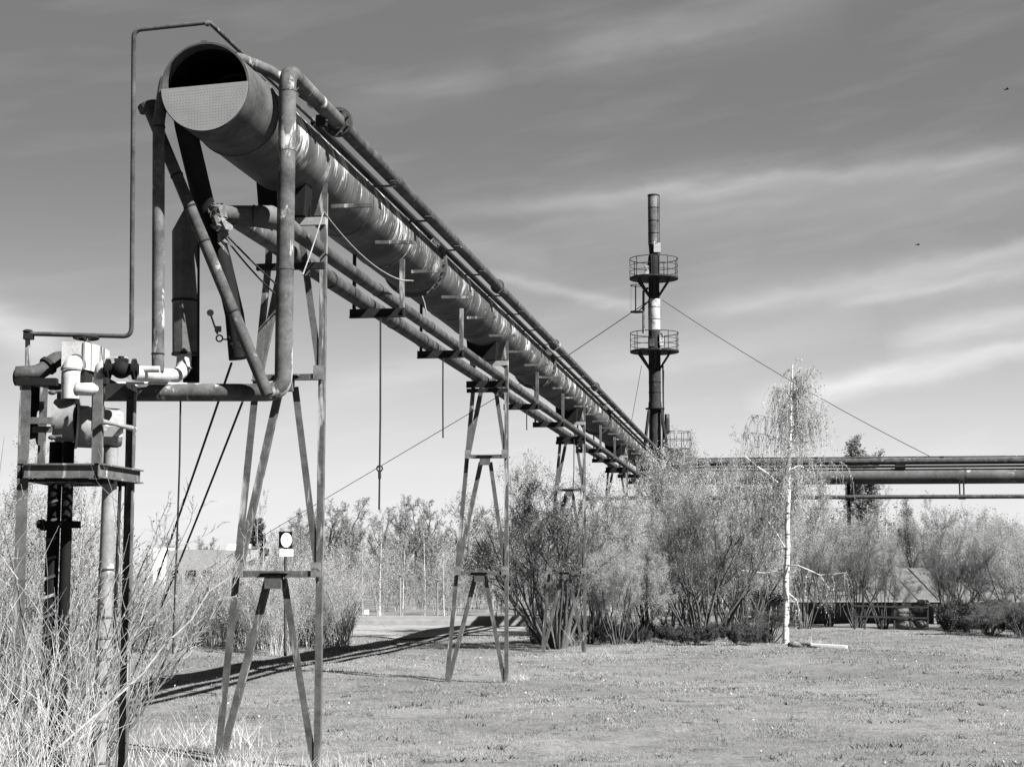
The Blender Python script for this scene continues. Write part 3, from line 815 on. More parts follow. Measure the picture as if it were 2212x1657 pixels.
MB().prism([(xa + .02, 13.41), (xb, 13.41), (xc - .02, 13.65), (xc - .05, 13.92), (xa + .06, 13.92)], (0, 0, zb - .12), (0, 0, zb), X1, Y1).build('lower_housing', M['dark'], box)
hw = thing('handwheel', at(186, 731, 13.6), 'dark handwheel with a short stem on top of the white insulation box', 'handwheel')
c = at(186, 730, 13.6)
MB().hoop(c, (0, 0.05, 1), .095, .010, 28).build('rim', M['dark'], hw)
mb = MB()
for k in range(3):
    a = math.pi * k / 3; e = np.array((math.cos(a), math.sin(a), 0)) * .09
    mb.tube([c - e, c + e], .006, 6)
mb.build('spokes', M['dark'], hw)
MB().tube([c, c - UP * .06], .018, 10).box(c - UP * .04, (.07, .05, .012)).build('stem', M['pipe_dull'], hw)
vl = thing('gate_valve', at(262, 800, 13.15), 'black flanged valve between the white elbow and the white pipe', 'valve')
c = at(262, 798, 13.15)
MB().ball(c, .072, 14, 10, (1.1, 1, 1)).tube([c - X1 * .13, c + X1 * .13], .045, 14).build('body', M['black'], vl)
for dx in (-.10, .10): MB().ring(c + X1 * dx, X1, .02, .082, .022, 20).build('flange', M['black'], vl)
MB().tube([c, c + UP * .10], .025, 10).box(c + UP * .07, (.10, .06, .02)).build('bonnet', M['dark'], vl)
MB().box(c + UP * .092 + X1 * -.03, (.15, .02, .012)).build('lever', M['clad'], vl)
wp = thing('white_pipe', at(300, 796, 13.35), 'straight white clad pipe behind the upright arched pipe', 'pipe')
MB().tube([at(285, 798, 13.4), at(345, 798, 13.4)], .026, 14).build('clad_run', M['clad'], wp)
MB().ring(at(286, 798, 13.4), X1, .02, .031, .012, 14).build('band', M['galv'], wp)
de = thing('dark_elbow_pipe', at(70, 805, 13.55), 'dark stub pipe at the left end of the valve stand bending up to a flange', 'pipe')
MB().tube(bend([at(36, 808, 13.55), at(84, 806, 13.55), at(122, 776, 13.65), at(148, 775, 13.75)], .12, 5), .062, 20).build('pipe_run', M['pipe_dull'], de)
MB().ring(at(104, 790, 13.6), at(122, 776, 13.65) - at(84, 806, 13.55), .055, .078, .03, 22).build('flange', M['dark'], de)
MB().ball(at(35, 815, 13.55), .05, 10, 8, (.5, 1, 1.4)).build('end_cap', M['dark'], de)
hv = thing('lower_valve', at(80, 900, 13.65), 'black valve behind the left posts of the stand, under the dark stub pipe', 'valve')
MB().ball(at(74, 870, 13.65), .075, 12, 8).tube([at(60, 935, 13.65), at(72, 860, 13.65), at(78, 830, 13.65)], .05, 12).build('body', M['black'], hv)
MB().tube([at(50, 938, 13.65), at(84, 930, 13.65)], .055, 12).ball(at(88, 945, 13.6), .07, 10, 8, (.6, .6, 1.1)).build('outlet', M['dark'], hv)

# ------------------------------------------------------------------ lattice-free flare tower with two ring platforms
TY = 75.0
def tw(u, v): return at(u, v, TY)
tcx = at(1416, 1000, TY)[0]
def tz(v): return at(1416, v, TY)[2]
def tc(v): return np.array((tcx, TY, tz(v)))
tower = thing('flare_tower', (tcx, TY, 0), 'dark slender steel stack with two round railed platforms behind the pipeline bend', 'tower')
MB().tube([tc(421), tc(424), tc(530)], [.215, .235, .235], 24).build('stack', M['towerstack'] if 'towerstack' in M else M['towerskin'], tower)
MB().ring(tc(423), UP, .20, .25, .06, 24).build('rim', M['dark'], tower)
MB().tube([tc(523), tc(528), tc(552)], [.24, .22, .19], 20).build('burner_neck', M['dark'], tower)
MB().box(tc(537) + np.array((.14, -.14, 0)), (.30, .22, .42)).build('instrument_box', M['towerclad'], tower)
MB().tube([tc(548), tc(556), tc(570), tc(600)], [.19, .24, .26, .24], 20).build('burner_neck', M['dark'], tower)
MB().box(tc(585) + np.array((-.28, 0, 0)), (.22, .3, .4)).build('instrument_box', M['towerclad'], tower)
MB().tube([tc(600), tc(648)], .24, 24).build('column', M['towerskin'], tower)
MB().tube([tc(647), tc(716)], .262, 28).build('white_cladding', M['towerclad'], tower)
MB().tube([tc(714), tc(870)], .262, 28).build('column', M['towerskin'], tower)
MB().tube([tc(868), tc(884)], [.28, .30], 24).build('collar', M['towerskin'], tower)
MB().ring(tc(883), UP, .2, .42, .05, 28).build('collar_flange', M['dark'], tower)
MB().tube([tc(884), np.array((tcx, TY, 0))], [.26, .30], 24).build('column', M['towerskin'], tower)
for k in range(4):
    a = math.pi / 4 + k * math.pi / 2; e = np.array((math.cos(a), math.sin(a), 0))
    MB().bar(tc(886) + e * .38, np.array((tcx, TY, 0)) + e * 1.9, .12, .08).build('strut', M['towerskin'], tower)
for k, (vt, vf, lab) in enumerate(((560, 602, ''), (720, 760, ''))):
    zt_, zf_ = tz(vt), tz(vf); Rr = 1.07
    pl = MB().ring(np.array((tcx, TY, zf_)), UP, .26, Rr, .07, 40).build('platform', M['towerskin'], tower)
    rl = MB()
    for q in (0, .36, .66): rl.hoop(np.array((tcx, TY, lerp(zt_, zf_, q))), UP, Rr - .02, .020 if q == 0 else .014, 44, 5)
    for j in range(9):
        a = 2 * math.pi * j / 9 + .35; e = np.array((math.cos(a), math.sin(a), 0)) * (Rr - .02)
        rl.bar(np.array((tcx, TY, zf_)) + e, np.array((tcx, TY, zt_)) + e, .035, .03)
    rl.build('railing', M['towerskin'], pl)
    for j in range(6):
        a = 2 * math.pi * j / 6 + .5; e = np.array((math.cos(a), math.sin(a), 0))
        MB().bar(np.array((tcx, TY, zf_ - .05)) + e * .78, np.array((tcx, TY, zf_ - .78)) + e * .24, .09, .06).build('bracket', M['towerskin'], tower)
for v in (450, 478, 505): MB().ring(tc(v), UP, .225, .245, .03, 24).build('seam', M['dark'], tower)
for v in (664, 690): MB().ring(tc(v), UP, .255, .272, .03, 28).build('seam', M['pipe'], tower)
for v in (800, 826, 848): MB().ring(tc(v), UP, .255, .275, .04, 28).build('seam', M['dark'], tower)
MB().tube([tw(1423, 424) - Y1 * .2, tw(1423, 600) - Y1 * .2], .02, 8).build('cable', M['dark'], tower)
MB().tube([tw(1404, 652), tw(1404, 760), tw(1404, 960)], .04, 8).build('riser_pipe', M['pipe_dull'], tower)
MB().box(tw(1428, 735) - Y1 * .2, (.18, .2, .55)).build('instrument_box', M['towerclad'], tower)
MB().box(tw(1407, 742) - Y1 * .25, (.22, .2, .35)).build('instrument_box', M['pipe_dull'], tower)
# side riser with a little rest cage
mb = MB().tube([tw(1390, 628), tw(1390, 720)], .055, 10).tube([tw(1390, 630), tw(1400, 622)], .05, 8)
mb.build('riser_pipe', M['pipe'], tower)
mb = MB().hoop(tw(1376, 617), UP, .28, .02, 24).hoop(tw(1376, 674), UP, .28, .025, 24).ring(tw(1376, 674), UP, .02, .28, .03, 24).bar(tw(1373, 617), tw(1373, 674), .05, .05).bar(tw(1363, 617), tw(1363, 674), .01, .01)
mb.bar(tw(1378, 674), tw(1402, 650), .06, .05)
mb.build('rest_cage', M['towerskin'], tower)
MB().tube([tw(1432, 790), tw(1434, 965)], .035, 8).build('ladder_rail', M['towerskin'], tower)
MB().bar(tw(1434, 800), tw(1431, 975), .10, .03).build('cable_tray', M['towerskin'], tower)
MB().tube([tw(1441, 895), tw(1441, 930)], [.10, .12], 12).tube([tw(1441, 928), tw(1438, 936)], .14, 12).build('small_stack', M['towerskin'], tower)
ring_ = thing('round_tank', tw(1467, 966) * (1, 1, 0), 'round railed tank top showing just right of the tower foot', 'tank')
c = tw(1467, 969); Rr = 26.5 / 3736 * TY
MB().tube([c, c * (1, 1, 0)], Rr, 32).build('shell', M['pipe_dull'], ring_)
mb = MB()
for z in (1.05, .55): mb.hoop(c + UP * z * .70, UP, Rr - .02, .018, 36, 5)
for j in range(10):
    a = 2 * math.pi * j / 10; e = np.array((math.cos(a), math.sin(a), 0)) * (Rr - .02)
    mb.bar(c + e, c + e + UP * .735, .03, .03)
mb.build('railing', M['pipe'], ring_)

# guy wires
g0 = tw(1402, 650); far_l = gpt(on_ground(300, 1318))
cable('guy_wire', [tw(1402, 650), at(1236, 762, 82), at(700, 1079, 100), at(300, 1316, 108)], .017, M['wire'], 'long guy wire running down left from the tower behind the pipes', 'guy wire', 'guy wires of the tower')
cable('guy_wire', sag(tw(1430, 648), at(2011, 987, 67.0), .25), .014, M['wire'], 'guy wire running down right from the tower past the birch', 'guy wire', 'guy wires of the tower')
cable('guy_wire', [tw(1386, 790), at(1366, 900, 76), at(1350, 975, 77)], .011, M['wire'], 'short steep guy wire just left of the tower shaft', 'guy wire', 'guy wires of the tower')

# ------------------------------------------------------------------ second pipeline, across the far side of the grass
e2 = np.array((math.cos(R(5.5)), -math.sin(R(5.5)), 0)); n2 = np.array((math.sin(R(5.5)), math.cos(R(5.5)), 0))
c2 = at(1800, 1030, 64.5)
def Q(l, z, d=0): return np.array((c2[0], c2[1], 0)) + e2 * l + n2 * d + UP * z
zz = lambda v: at(1800, v, 64.5)[2]
L0, L1 = -8.2, 22.0
x_end = T(62, TM, ZM)
rp = thing('cross_pipeline', Q(0, 0), 'smooth grey pipe crossing the right side, beyond the birch, on one thin post', 'pipeline')
joined = [T(61.5, TM, ZM - .05), T(63.2, TM, ZM - .15), Q(L0 + 1.5, zz(1029.5)), Q(L0 + 3, zz(1029.5))]
MB().tube(bend(joined, [0, 1.0, 1.0, 0], 6), .30, 24).build('bend_piece', M['pipe_dull'], rp)
MB().tube([Q(L0 + 2.9, zz(1029.5)), Q(L1, zz(1029.5))], .292, 28).build('straight_run', M['crosspipe'] if 'crosspipe' in M else M['pipe'], rp)
for l in (4.8, 13.0): MB().ring(Q(l, zz(1029.5)), e2, .285, .30, .05, 28).build('weld_seam', M['pipe_dull'], rp)
pst = Q(.55, 0)
MB().ibeam(Q(.55, float(gz(pst[0], pst[1])) - .05, -.02), Q(.55, zz(1044), -.02), n2, e2, .13, .13, .015).build('post', M['dark'], rp)
mb = MB().bar(Q(.42, zz(1042), -.36), Q(.42, zz(1082), -.36), .05, .05, n2).bar(Q(.70, zz(1042), -.36), Q(.70, zz(1082), -.36), .05, .05, n2).bar(Q(.40, zz(1081), -.36), Q(.72, zz(1081), -.36), .05, .05, n2)
mb.build('hanger', M['pipe_dull'], rp)
mb = MB().bar(Q(4.55, zz(1040), -.36), Q(4.55, zz(1080), -.36), .05, .05, n2).bar(Q(4.70, zz(1040), -.36), Q(4.70, zz(1080), -.36), .05, .05, n2).bar(Q(4.5, zz(1079), -.36), Q(4.75, zz(1079), -.36), .05, .05, n2)
mb.build('hanger', M['dark'], rp)
for l in (2.45, 7.6, 12.8): MB().box(Q(l, zz(1008), -.1), (.35, .30, .22), (e2, n2, UP)).build('saddle', M['black'], rp)
up2 = thing('cross_pipe', Q(0, 0), 'dark upper pipe riding on blocks above the crossing pipeline', 'pipe', 'pipes along the crossing pipeline')
MB().tube([Q(L0 + 2, zz(998)), Q(L1, zz(996.5))], .125, 20).build('straight_run', M['pipe_dull'], up2)
th2 = thing('cross_pipe', Q(0, 0), 'thinnest topmost line on the crossing pipeline', 'pipe', 'pipes along the crossing pipeline')
MB().tube([Q(L0 + 1.5, zz(988.5), .1), Q(L1, zz(986.5), .1)], .028, 10).build('straight_run', M['pipe_dull'], th2)
for l in (-.6, 4.0, 9.5): MB().box(Q(l, zz(989.5), .1), (.16, .10, .10), (e2, n2, UP)).build('clip', M['dark'], th2)
mid2 = thing('cross_pipe', Q(0, 0), 'black line squeezed between upper pipe and thick crossing pipe', 'pipe', 'pipes along the crossing pipeline')
MB().tube([Q(L0 + 2, zz(1009.5), -.22), Q(L1, zz(1009), -.22)], .05, 12).build('straight_run', M['rail'], mid2)
lo2 = thing('cross_pipe', Q(0, 0), 'slim lower pipe slung on hangers below the crossing pipeline', 'pipe', 'pipes along the crossing pipeline')
MB().tube([Q(L0 - 1, zz(1075), -.36), Q(L1, zz(1074.5), -.36)], .078, 16).build('straight_run', M['pipe_dull'], lo2)

# ------------------------------------------------------------------ small things on and beyond the grass
# round sign on a black board
SY = 34.5
def sgn(u, v, d=0): return at(u, v, SY - d)
k_ = SY / F
sign = thing('signal_sign', sgn(617, 1300) * (1, 1, 0), 'black board with a white disc, a blank white plate below it', 'sign')
MB().box(sgn(616.5, 1165.5), (28 * k_, .03, 35 * k_)).build('board', M['ink'], sign)
mb = MB(); cc_ = sgn(618.5, 1166.5, .022); nn = 40
fr = [cc_ + np.array((11.6 * k_ * math.cos(2 * math.pi * j / nn), 0, 15.6 * k_ * math.sin(2 * math.pi * j / nn))) for j in range(nn)]
bk = [p + Y1 * .006 for p in fr]
mb.add(fr + bk, [tuple(range(nn)), tuple(range(2 * nn - 1, nn - 1, -1))] + [(j, nn + j, nn + (j + 1) % nn, (j + 1) % nn) for j in range(nn)])
disc = mb.build('disc', M['white'], sign)
mb = MB()
for du, dv, w, h in ((-7.0, 1, 1.6, 1.2), (2.6, -1.6, 2.6, .9), (2.2, 1, 1.8, 1.1), (7.0, 1, 2.2, 1.0)):
    mb.box(sgn(618.5 + du, 1166 + dv, .026), (w * k_, .004, h * k_))
mb.build('marks', M['dark'], disc)
MB().box(sgn(619, 1194, .0), (28.5 * k_, .02, 15.5 * k_)).build('plate', M['white'], sign)
MB().tube([sgn(617, 1160, -.03), sgn(617, 1352, -.03) * (1, 1, 0)], .03, 10).build('post', M['pipe_dull'], sign)

# blotched white cabinet beyond the thicket
bd = thing('peeling_cabinet', at(545, 1300, 60) * (1, 1, 0), 'blotched white cabinet standing behind the thicket, left of the round sign', 'cabinet')
kk = 60 / F
MB().box((at(545, 1207, 60)[0], 60, (at(545, 1185, 60)[2]) / 2), (24 * kk, .3, at(545, 1185, 60)[2])).build('body', M['towerclad'], bd)
MB().box((at(545, 1207, 60)[0], 60, at(545, 1184, 60)[2] + .02), (27 * kk, .36, .04)).build('lid', M['galv'], bd)

# far building at the left
bl = thing('far_building', at(420, 1300, 105) * (1, 1, 0), 'long pale low building far behind the thicket at left, with a white end pier', 'building')
kk = 105 / F
def bp(u, v, d=0): return at(u, v, 105 + d)
zt = bp(400, 1187)[2]
MB().box((lerp(bp(355, 1200)[0], bp(530, 1200)[0], .5), 108, zt / 2), (bp(530, 1200)[0] - bp(355, 1200)[0], 5, zt)).build('wall', M['wall'], bl)
MB().box((bp(343, 1200)[0], 106.6, (zt + .12) / 2), (24 * kk, 3, zt + .12)).build('pier', M['white'], bl)
zb = bp(400, 1226)[2]
for u in (372, 410, 446): MB().box((bp(u, 1230)[0], 105.46, zb - .6), (20 * kk, .06, .9)).build('window', M['ink'], bl)
rf = MB().prism([(0, 0), (1.4, .45), (2.8, 0)], (bp(452, 1180)[0], 111, zt), (bp(500, 1180)[0], 111, zt), Y1, UP)
rf.build('roof', M['white'], bl)
# low kerb wall along the road at the edge of the grass
kb = thing('kerb_wall', at(970, 1340, 56) * (1, 1, 0), 'long low pale concrete kerb between the grass and the birch wood', 'wall')
x0, x1 = at(730, 1330, 56)[0], at(1330, 1330, 56)[0]
MB().box(((x0 + x1) / 2, 56.0, .115), (x1 - x0, .30, .25)).build('coping', M['conc'], kb)
MB().box(((x0 + x1) / 2, 55.80, .03), (x1 - x0, .14, .16)).build('footing', M['conc'], kb)
tag(MB().box(at(792, 1322, 56.6), (.14, .1, .16)).bar(at(792, 1325, 56.6), at(792, 1341, 56.6), .04, .04).build('marker_post', M['white']), 'small white marker block behind the kerb', 'marker')
for (u, vt, lab) in ((864, 1241, 'left and taller of two slim street lamps behind the kerb'), (945, 1252, 'right and shorter of two slim street lamps behind the kerb')):
    lm = thing('street_lamp', at(u, 1330, 58) * (1, 1, 0), lab, 'street lamp', 'street lamps behind the kerb')
    b_ = at(u, 1330, 58); t_ = at(u, vt, 58); b_[2] = 0
    MB().tube([b_, t_], [.026, .02], 10).build('pole', M['lampw'], lm)
    MB().box(t_ + X1 * .05, (.17, .10, .04)).box(t_ + X1 * -.06 + UP * .04, (.07, .08, .04)).build('lamp_head', M['lampw'], lm)

# shed on the right
SHY = 56.5
sh = thing('low_shed', at(1960, 1340, SHY) * (1, 1, 0), 'long low shed with a pale sloping roof behind the railing at right', 'shed')
zr, ze = at(1960, 1227, 60.5)[2], at(1960, 1297, SHY)[2]
xa, xb = at(1690, 1250, SHY)[0], at(2400, 1250, SHY)[0]
nn = 60
vs, fs = [], []
MB().prism([(SHY - .3, ze), (60.5, zr), (60.5, zr - .08), (SHY - .3, ze - .07)], (xa, 0, 0), (xb, 0, 0), Y1, UP).build('roof', M['roof'], sh)
for k in range(16):
    x = lerp(xa, xb, (k + .5) / 16); MB().prism([(SHY - .31, ze + .02), (60.45, zr + .02), (60.45, zr - .02), (SHY - .31, ze - .02)], (x - .02, 0, 0), (x + .02, 0, 0), Y1, UP).build('batten', M['shedwall'], sh)
MB().prism([(60.5, zr - .02), (64.5, ze), (64.5, ze - .07), (60.52, zr - .1)], (xa, 0, 0), (xb, 0, 0), Y1, UP).build('roof', M['roof'], sh)
MB().box(((xa + xb) / 2, SHY + 3.9, ze / 2 - .05), (xb - xa, 7.2, ze)).build('wall', M['shedwall'], sh)
MB().box((lerp(xa, xb, .5), SHY - .33, ze - .02), (xb - xa, .06, .05)).build('gutter', M['lampw'], sh)
for u in (1742, 1790, 1846, 1935, 2020): MB().bar(at(u, 1300, SHY - .1), at(u, 1352, SHY - .1) * (1, 1, 0), .09, .09).build('post', M['wall'], sh)
# railing
RY = 50.5
rl = thing('steel_railing', at(1910, 1356, RY) * (1, 1, 0), 'dark two-bar railing between the birches at right', 'railing')
for va, vb in ((1308, 1312), (1331, 1335)): MB().bar(at(1838, va, RY), at(2006, vb, RY), .05, .05).build('rail', M['timber'], rl)
for u in (1846, 1868, 1905, 1932, 1966, 2004):
    MB().bar(at(u, 1306, RY + .03), at(u, 1360, RY + .03) * (1, 1, 0), .05, .05).build('post', M['timber'], rl)
# pale sacks behind the railing
for u, v, w, lab in ((1952, 1322, .5, 'pale heap of sacking behind the railing, near its middle'), (1990, 1302, .34, 'small pale bundle behind the railing, near its right end')):
    mb = MB(); r_ = random.Random(u)
    for k in range(9):
        mb.ball(at(u + r_.gauss(0, 9), v + r_.uniform(-4, 18), 52.5 + r_.uniform(-.2, .2)), w * r_.uniform(.22, .42), 8, 6, (1.2, .9, .7))
    mb.ball(at(u, 1348, 52.5), w * .5, 8, 6, (1.3, 1, .7))
    tag(mb.build('sack_heap', M['rag']), lab, 'sacks', 'pale heaps behind the railing')
# white plank on the grass
pa, pb = on_ground(1753, 1398), on_ground(1829, 1399.5)
pa, pb = gpt(pa) + UP * .07, gpt(pb) + UP * .07
tag(MB().bar(pa, pb, .10, .05).build('plank', M['white']), 'white plank lying on the grass in front of the weeping birch', 'plank')
mb = MB(); r_ = random.Random(5)
for k in range(10):
    c = gpt(at(r_.uniform(1718, 1765), 1390, 39.5)) ; mb.ball(c + UP * r_.uniform(.02, .12), r_.uniform(.07, .16), 8, 6, (1.3, 1, .6))
tag(mb.build('rubble_heap', M['rag']), 'small grey rubble heap beside the white plank', 'rubble')
# birds
for u, v, Y, lab in ((2175, 193.5, 60, 'tiny dark bird gliding high at the right edge'), (1983, 529, 66, 'tiny dark bird gliding lower, right of the tower')):
    c = at(u, v, Y)
    mb = MB().ball(c, .05, 10, 8, (1.9, .9, .8)).ball(c + X1 * .10 + UP * .01, .03, 8, 6)
    for sg in (-1, 1):
        w0, w1, w2 = c, c + np.array((-.01, sg * .14, .05)), c + np.array((-.07, sg * .30, .02))
        mb.add([w0 + X1 * .05, w1 + X1 * .05, w2 + X1 * .01, w2 - X1 * .02, w1 - X1 * .04, w0 - X1 * .05,
                w0 + X1 * .05 - UP * .012, w1 + X1 * .05 - UP * .012, w2 + X1 * .01 - UP * .006, w2 - X1 * .02 - UP * .006, w1 - X1 * .04 - UP * .012, w0 - X1 * .05 - UP * .012],
               [(0, 1, 4, 5), (1, 2, 3, 4), (11, 10, 7, 6), (10, 9, 8, 7), (0, 6, 7, 1), (1, 7, 8, 2), (2, 8, 9, 3), (3, 9, 10, 4), (4, 10, 11, 5)])
    mb.add([c - X1 * .07 + Y1 * .02, c - X1 * .07 - Y1 * .02, c - X1 * .19 - Y1 * .05, c - X1 * .19 + Y1 * .05, c - X1 * .1 - UP * .02], [(0, 1, 2, 3), (0, 3, 4), (1, 4, 2), (2, 4, 3), (0, 4, 1)])
    mb.v = [tuple(c[i] + .6 * (p[i] - c[i]) for i in range(3)) for p in mb.v]
    tag(mb.build('bird', M['black']), lab, 'bird', 'birds in the sky')

# ------------------------------------------------------------------ plants
def grow(rg, p, d, L, r, lv, P, out):
    n = P['n'][lv]; st = L / n; r1 = r * P['tip'][lv]
    nl = len(P['n']); w = P['w'][lv]; gv_ = P['g'][lv]
    for i in range(n):
        dx, dy, dz = d[0] + rg.gauss(0, w), d[1] + rg.gauss(0, w), d[2] + rg.gauss(0, w) + gv_
        m = math.sqrt(dx * dx + dy * dy + dz * dz) or 1; d = (dx / m, dy / m, dz / m)
        q = (p[0] + d[0] * st, p[1] + d[1] * st, p[2] + d[2] * st)
        if q[2] < .03: return
        ra, rb = r + (r1 - r) * i / n, r + (r1 - r) * (i + 1) / n
        out.append((p, q, ra, rb, lv)); p = q
        if lv + 1 < nl and (i + 1) / n > P['start'][lv]:
            k = P['k'][lv]; k = int(k) + (rg.random() < k - int(k))
            for _ in range(k):
                a = P['a'][lv] * rg.uniform(.6, 1.3)
                ux, uy, uz = rg.gauss(0, 1), rg.gauss(0, 1), rg.gauss(0, 1)
                dt = ux * d[0] + uy * d[1] + uz * d[2]
                ux, uy, uz = ux - dt * d[0], uy - dt * d[1], uz - dt * d[2]
                m = math.sqrt(ux * ux + uy * uy + uz * uz) or 1
                s_, c_ = math.sin(a) / m, math.cos(a)
                nd = (d[0] * c_ + ux * s_, d[1] * c_ + uy * s_, d[2] * c_ + uz * s_)
                fr = (i + 1) / n
                grow(rg, q, nd, L * P['l'][lv] * (1 - P.get('cone', .5) * fr) * rg.uniform(.6, 1.2), max(rb * P['rr'][lv], P['rmin']), lv + 1, P, out)
def seg_mesh(segs, k=3):
    A = np.array([s[0] for s in segs]); B = np.array([s[1] for s in segs])
    ra = np.array([s[2] for s in segs]); rb = np.array([s[3] for s in segs])
    D = B - A; D /= np.maximum(np.linalg.norm(D, axis=1, keepdims=True), 1e-9)
    ref = np.where(np.abs(D[:, 2:3]) < .9, np.array([[0, 0, 1.0]]), np.array([[1.0, 0, 0]]))
    X = np.cross(ref, D); X /= np.maximum(np.linalg.norm(X, axis=1, keepdims=True), 1e-9); Y = np.cross(D, X)
    an = np.arange(k) * 2 * math.pi / k
    E_ = X[:, None, :] * np.cos(an)[None, :, None] + Y[:, None, :] * np.sin(an)[None, :, None]
    V = np.concatenate([A[:, None, :] + E_ * ra[:, None, None], B[:, None, :] + E_ * rb[:, None, None]], 1).reshape(-1, 3)
    j = np.arange(k); f = np.stack([j, (j + 1) % k, k + (j + 1) % k, k + j], 1)
    Q = (np.arange(len(segs)) * 2 * k)[:, None, None] + f[None]
    return V, Q.reshape(-1, 4)
def leaf_mesh(nr, pts, size, droop=0):
    n = len(pts); a = nr.normal(size=(n, 3)); a[:, 2] -= droop; a /= np.linalg.norm(a, axis=1, keepdims=True)
    b = nr.normal(size=(n, 3)); b -= a * (a * b).sum(1, keepdims=True); b /= np.linalg.norm(b, axis=1, keepdims=True)
    s_ = size * nr.uniform(.5, 1.3, (n, 1))
    V = np.stack([pts, pts + a * s_ * .5 + b * s_ * .3, pts + a * s_, pts + a * s_ * .5 - b * s_ * .3], 1).reshape(-1, 3)
    return V, np.arange(4 * n).reshape(-1, 4)
def join(*ms):
    V, Q, o = [], [], 0
    for v, q in ms:
        V.append(v); Q.append(q + o); o += len(v)
    return np.concatenate(V), np.concatenate(Q)
def leaf_pts(nr, segs, per, jit):
    if per <= 0 or not segs: return np.zeros((0, 3))
    A = np.array([s[0] for s in segs]); B = np.array([s[1] for s in segs])
    n = int(len(segs) * per); i = nr.integers(0, len(segs), n); t = nr.random((n, 1))
    return A[i] + (B[i] - A[i]) * t + nr.normal(size=(n, 3)) * jit

PLANTS = {}
def proto(key, seed, stems, P, wood, crown, cut, leaf=None, leaves=(0, .05, .03), droop=0, ksides=5):
    """stems: (dx, dy, tilt x, tilt y, length, radius); branches thinner than level `cut` are the crown"""
    rg = random.Random(seed); nr = np.random.default_rng(seed); out = []
    for x, y, tx, ty, L, r in stems:
        m = math.sqrt(tx * tx + ty * ty + 1)
        grow(rg, (x, y, -.04), (tx / m, ty / m, 1 / m), L, r, 0, P, out)
    thick = [s for s in out if s[4] < cut]; fine = [s for s in out if s[4] >= cut]
    a = raw_mesh(key + '_wood', *seg_mesh(thick, ksides), M[wood], link=False)
    ms = [seg_mesh(fine, 3)]
    if leaves[0] > 0:
        tips = [s for s in fine if s[4] == len(P['n']) - 1]
        ms.append(leaf_mesh(nr, leaf_pts(nr, tips, leaves[0], leaves[2]), leaves[1], droop))
    V, Q = join(*ms)
    me = raw_mesh(key + '_crown', V, Q, M[crown], link=False)
    if leaf:
        me.data.materials.append(M[leaf]); mi = np.zeros(len(Q), np.int32); mi[len(fine) * 3:] = 1
        me.data.polygons.foreach_set('material_index', mi)
    PLANTS[key] = (a.data, me.data)
    PLANTS[key + '/raw'] = (thick, fine); PLANTS[key + '/h'] = float(np.percentile(V[:, 2], 99.3))
    bpy.data.objects.remove(a); bpy.data.objects.remove(me)
    return len(out)
def plant(key, name, p, label, cat, group=None, sc=1.0, rz=0.0, sz=None, part=('trunk', 'crown')):
    t = thing(name, p, label, cat, group)
    t.rotation_euler = (0, 0, rz); t.scale = (sc, sc, sz if sz else sc)
    for nm, me in zip(part, PLANTS[key]):
        o = bpy.data.objects.new(nm, me); COL.objects.link(o); o.parent = t
    return t
R1 = random.Random(11)
def stems(rg, n, spread, tilt, L, r):
    o = []
    for i in range(n):
        a = 2 * math.pi * (i + rg.uniform(-.3, .3)) / n; k = rg.uniform(.25, 1)
        o.append((spread * math.cos(a) * k, spread * math.sin(a) * k, tilt * math.cos(a) * k, tilt * math.sin(a) * k, L * rg.uniform(.75, 1.1), r * rg.uniform(.7, 1.15)))
    return o
cnt = {}
# spreading many-stemmed bush in young leaf, about 4 m
PB = dict(n=(9, 7, 5, 3), w=(.09, .14, .2, .25), g=(.015, .05, .05, .03), k=(1.25, 1.45, 1.5, 0), a=(.5, .65, .8), start=(.34, .25, .15, 1), l=(.50, .5, .55), rr=(.55, .55, .55), tip=(.25, .3, .4, .5), rmin=.0045, cone=.35)
for i in range(3):
    cnt['bush%d' % i] = proto('bush%d' % i, 20 + i, stems(random.Random(i), 11, .35, .72, 3.4, .052), PB, 'bark', 'twig', 2, 'leaf', (2.0, .042, .08))
# darker bush, less leaf
for i in range(2):
    cnt['dbush%d' % i] = proto('dbush%d' % i, 40 + i, stems(random.Random(9 + i), 14, .4, .85, 3.6, .06), PB, 'bark', 'bark', 2, 'leaf_mid', (.7, .04, .05))
# round-headed bare trees on the far skyline, about 8 m
PT = dict(n=(6, 6, 5, 4, 3), w=(.05, .12, .18, .22, .25), g=(.0, .05, .05, .03, .0), k=(1.7, 1.6, 1.5, 1.4, 0), a=(.75, .6, .65, .7), start=(.32, .2, .1, .1, 1), l=(.62, .55, .52, .5), rr=(.55, .55, .55, .6), tip=(.45, .3, .35, .45, .5), rmin=.010, cone=.35)
for i in range(3):
    cnt['oak%d' % i] = proto('oak%d' % i, 60 + i, [(0, 0, R1.uniform(-.05, .05), .02, 6.0, .20)], PT, 'bark', 'bark_mid', 2, 'leaf_mid', (.5, .11, .05))
# airy young woodland tree, 6-7 m, upswept
PY = dict(n=(9, 5, 4, 3), w=(.05, .12, .18, .22), g=(.02, .10, .06, .03), k=(1.8, 1.5, 1.3, 0), a=(.6, .6, .7), start=(.2, .15, .1, 1), l=(.36, .5, .5), rr=(.45, .55, .6), tip=(.2, .35, .4, .5), rmin=.006, cone=.55)
for i in range(3):
    cnt['young%d' % i] = proto('young%d' % i, 80 + i, [(0, 0, R1.uniform(-.06, .06), .02, 6.2, .06), (.15, .1, .1, .05, 5.2, .045), (-.1, .1, -.13, .05, 4.8, .04)], PY, 'twig_pale', 'twig', 1, 'leaf', (2.0, .045, .06))
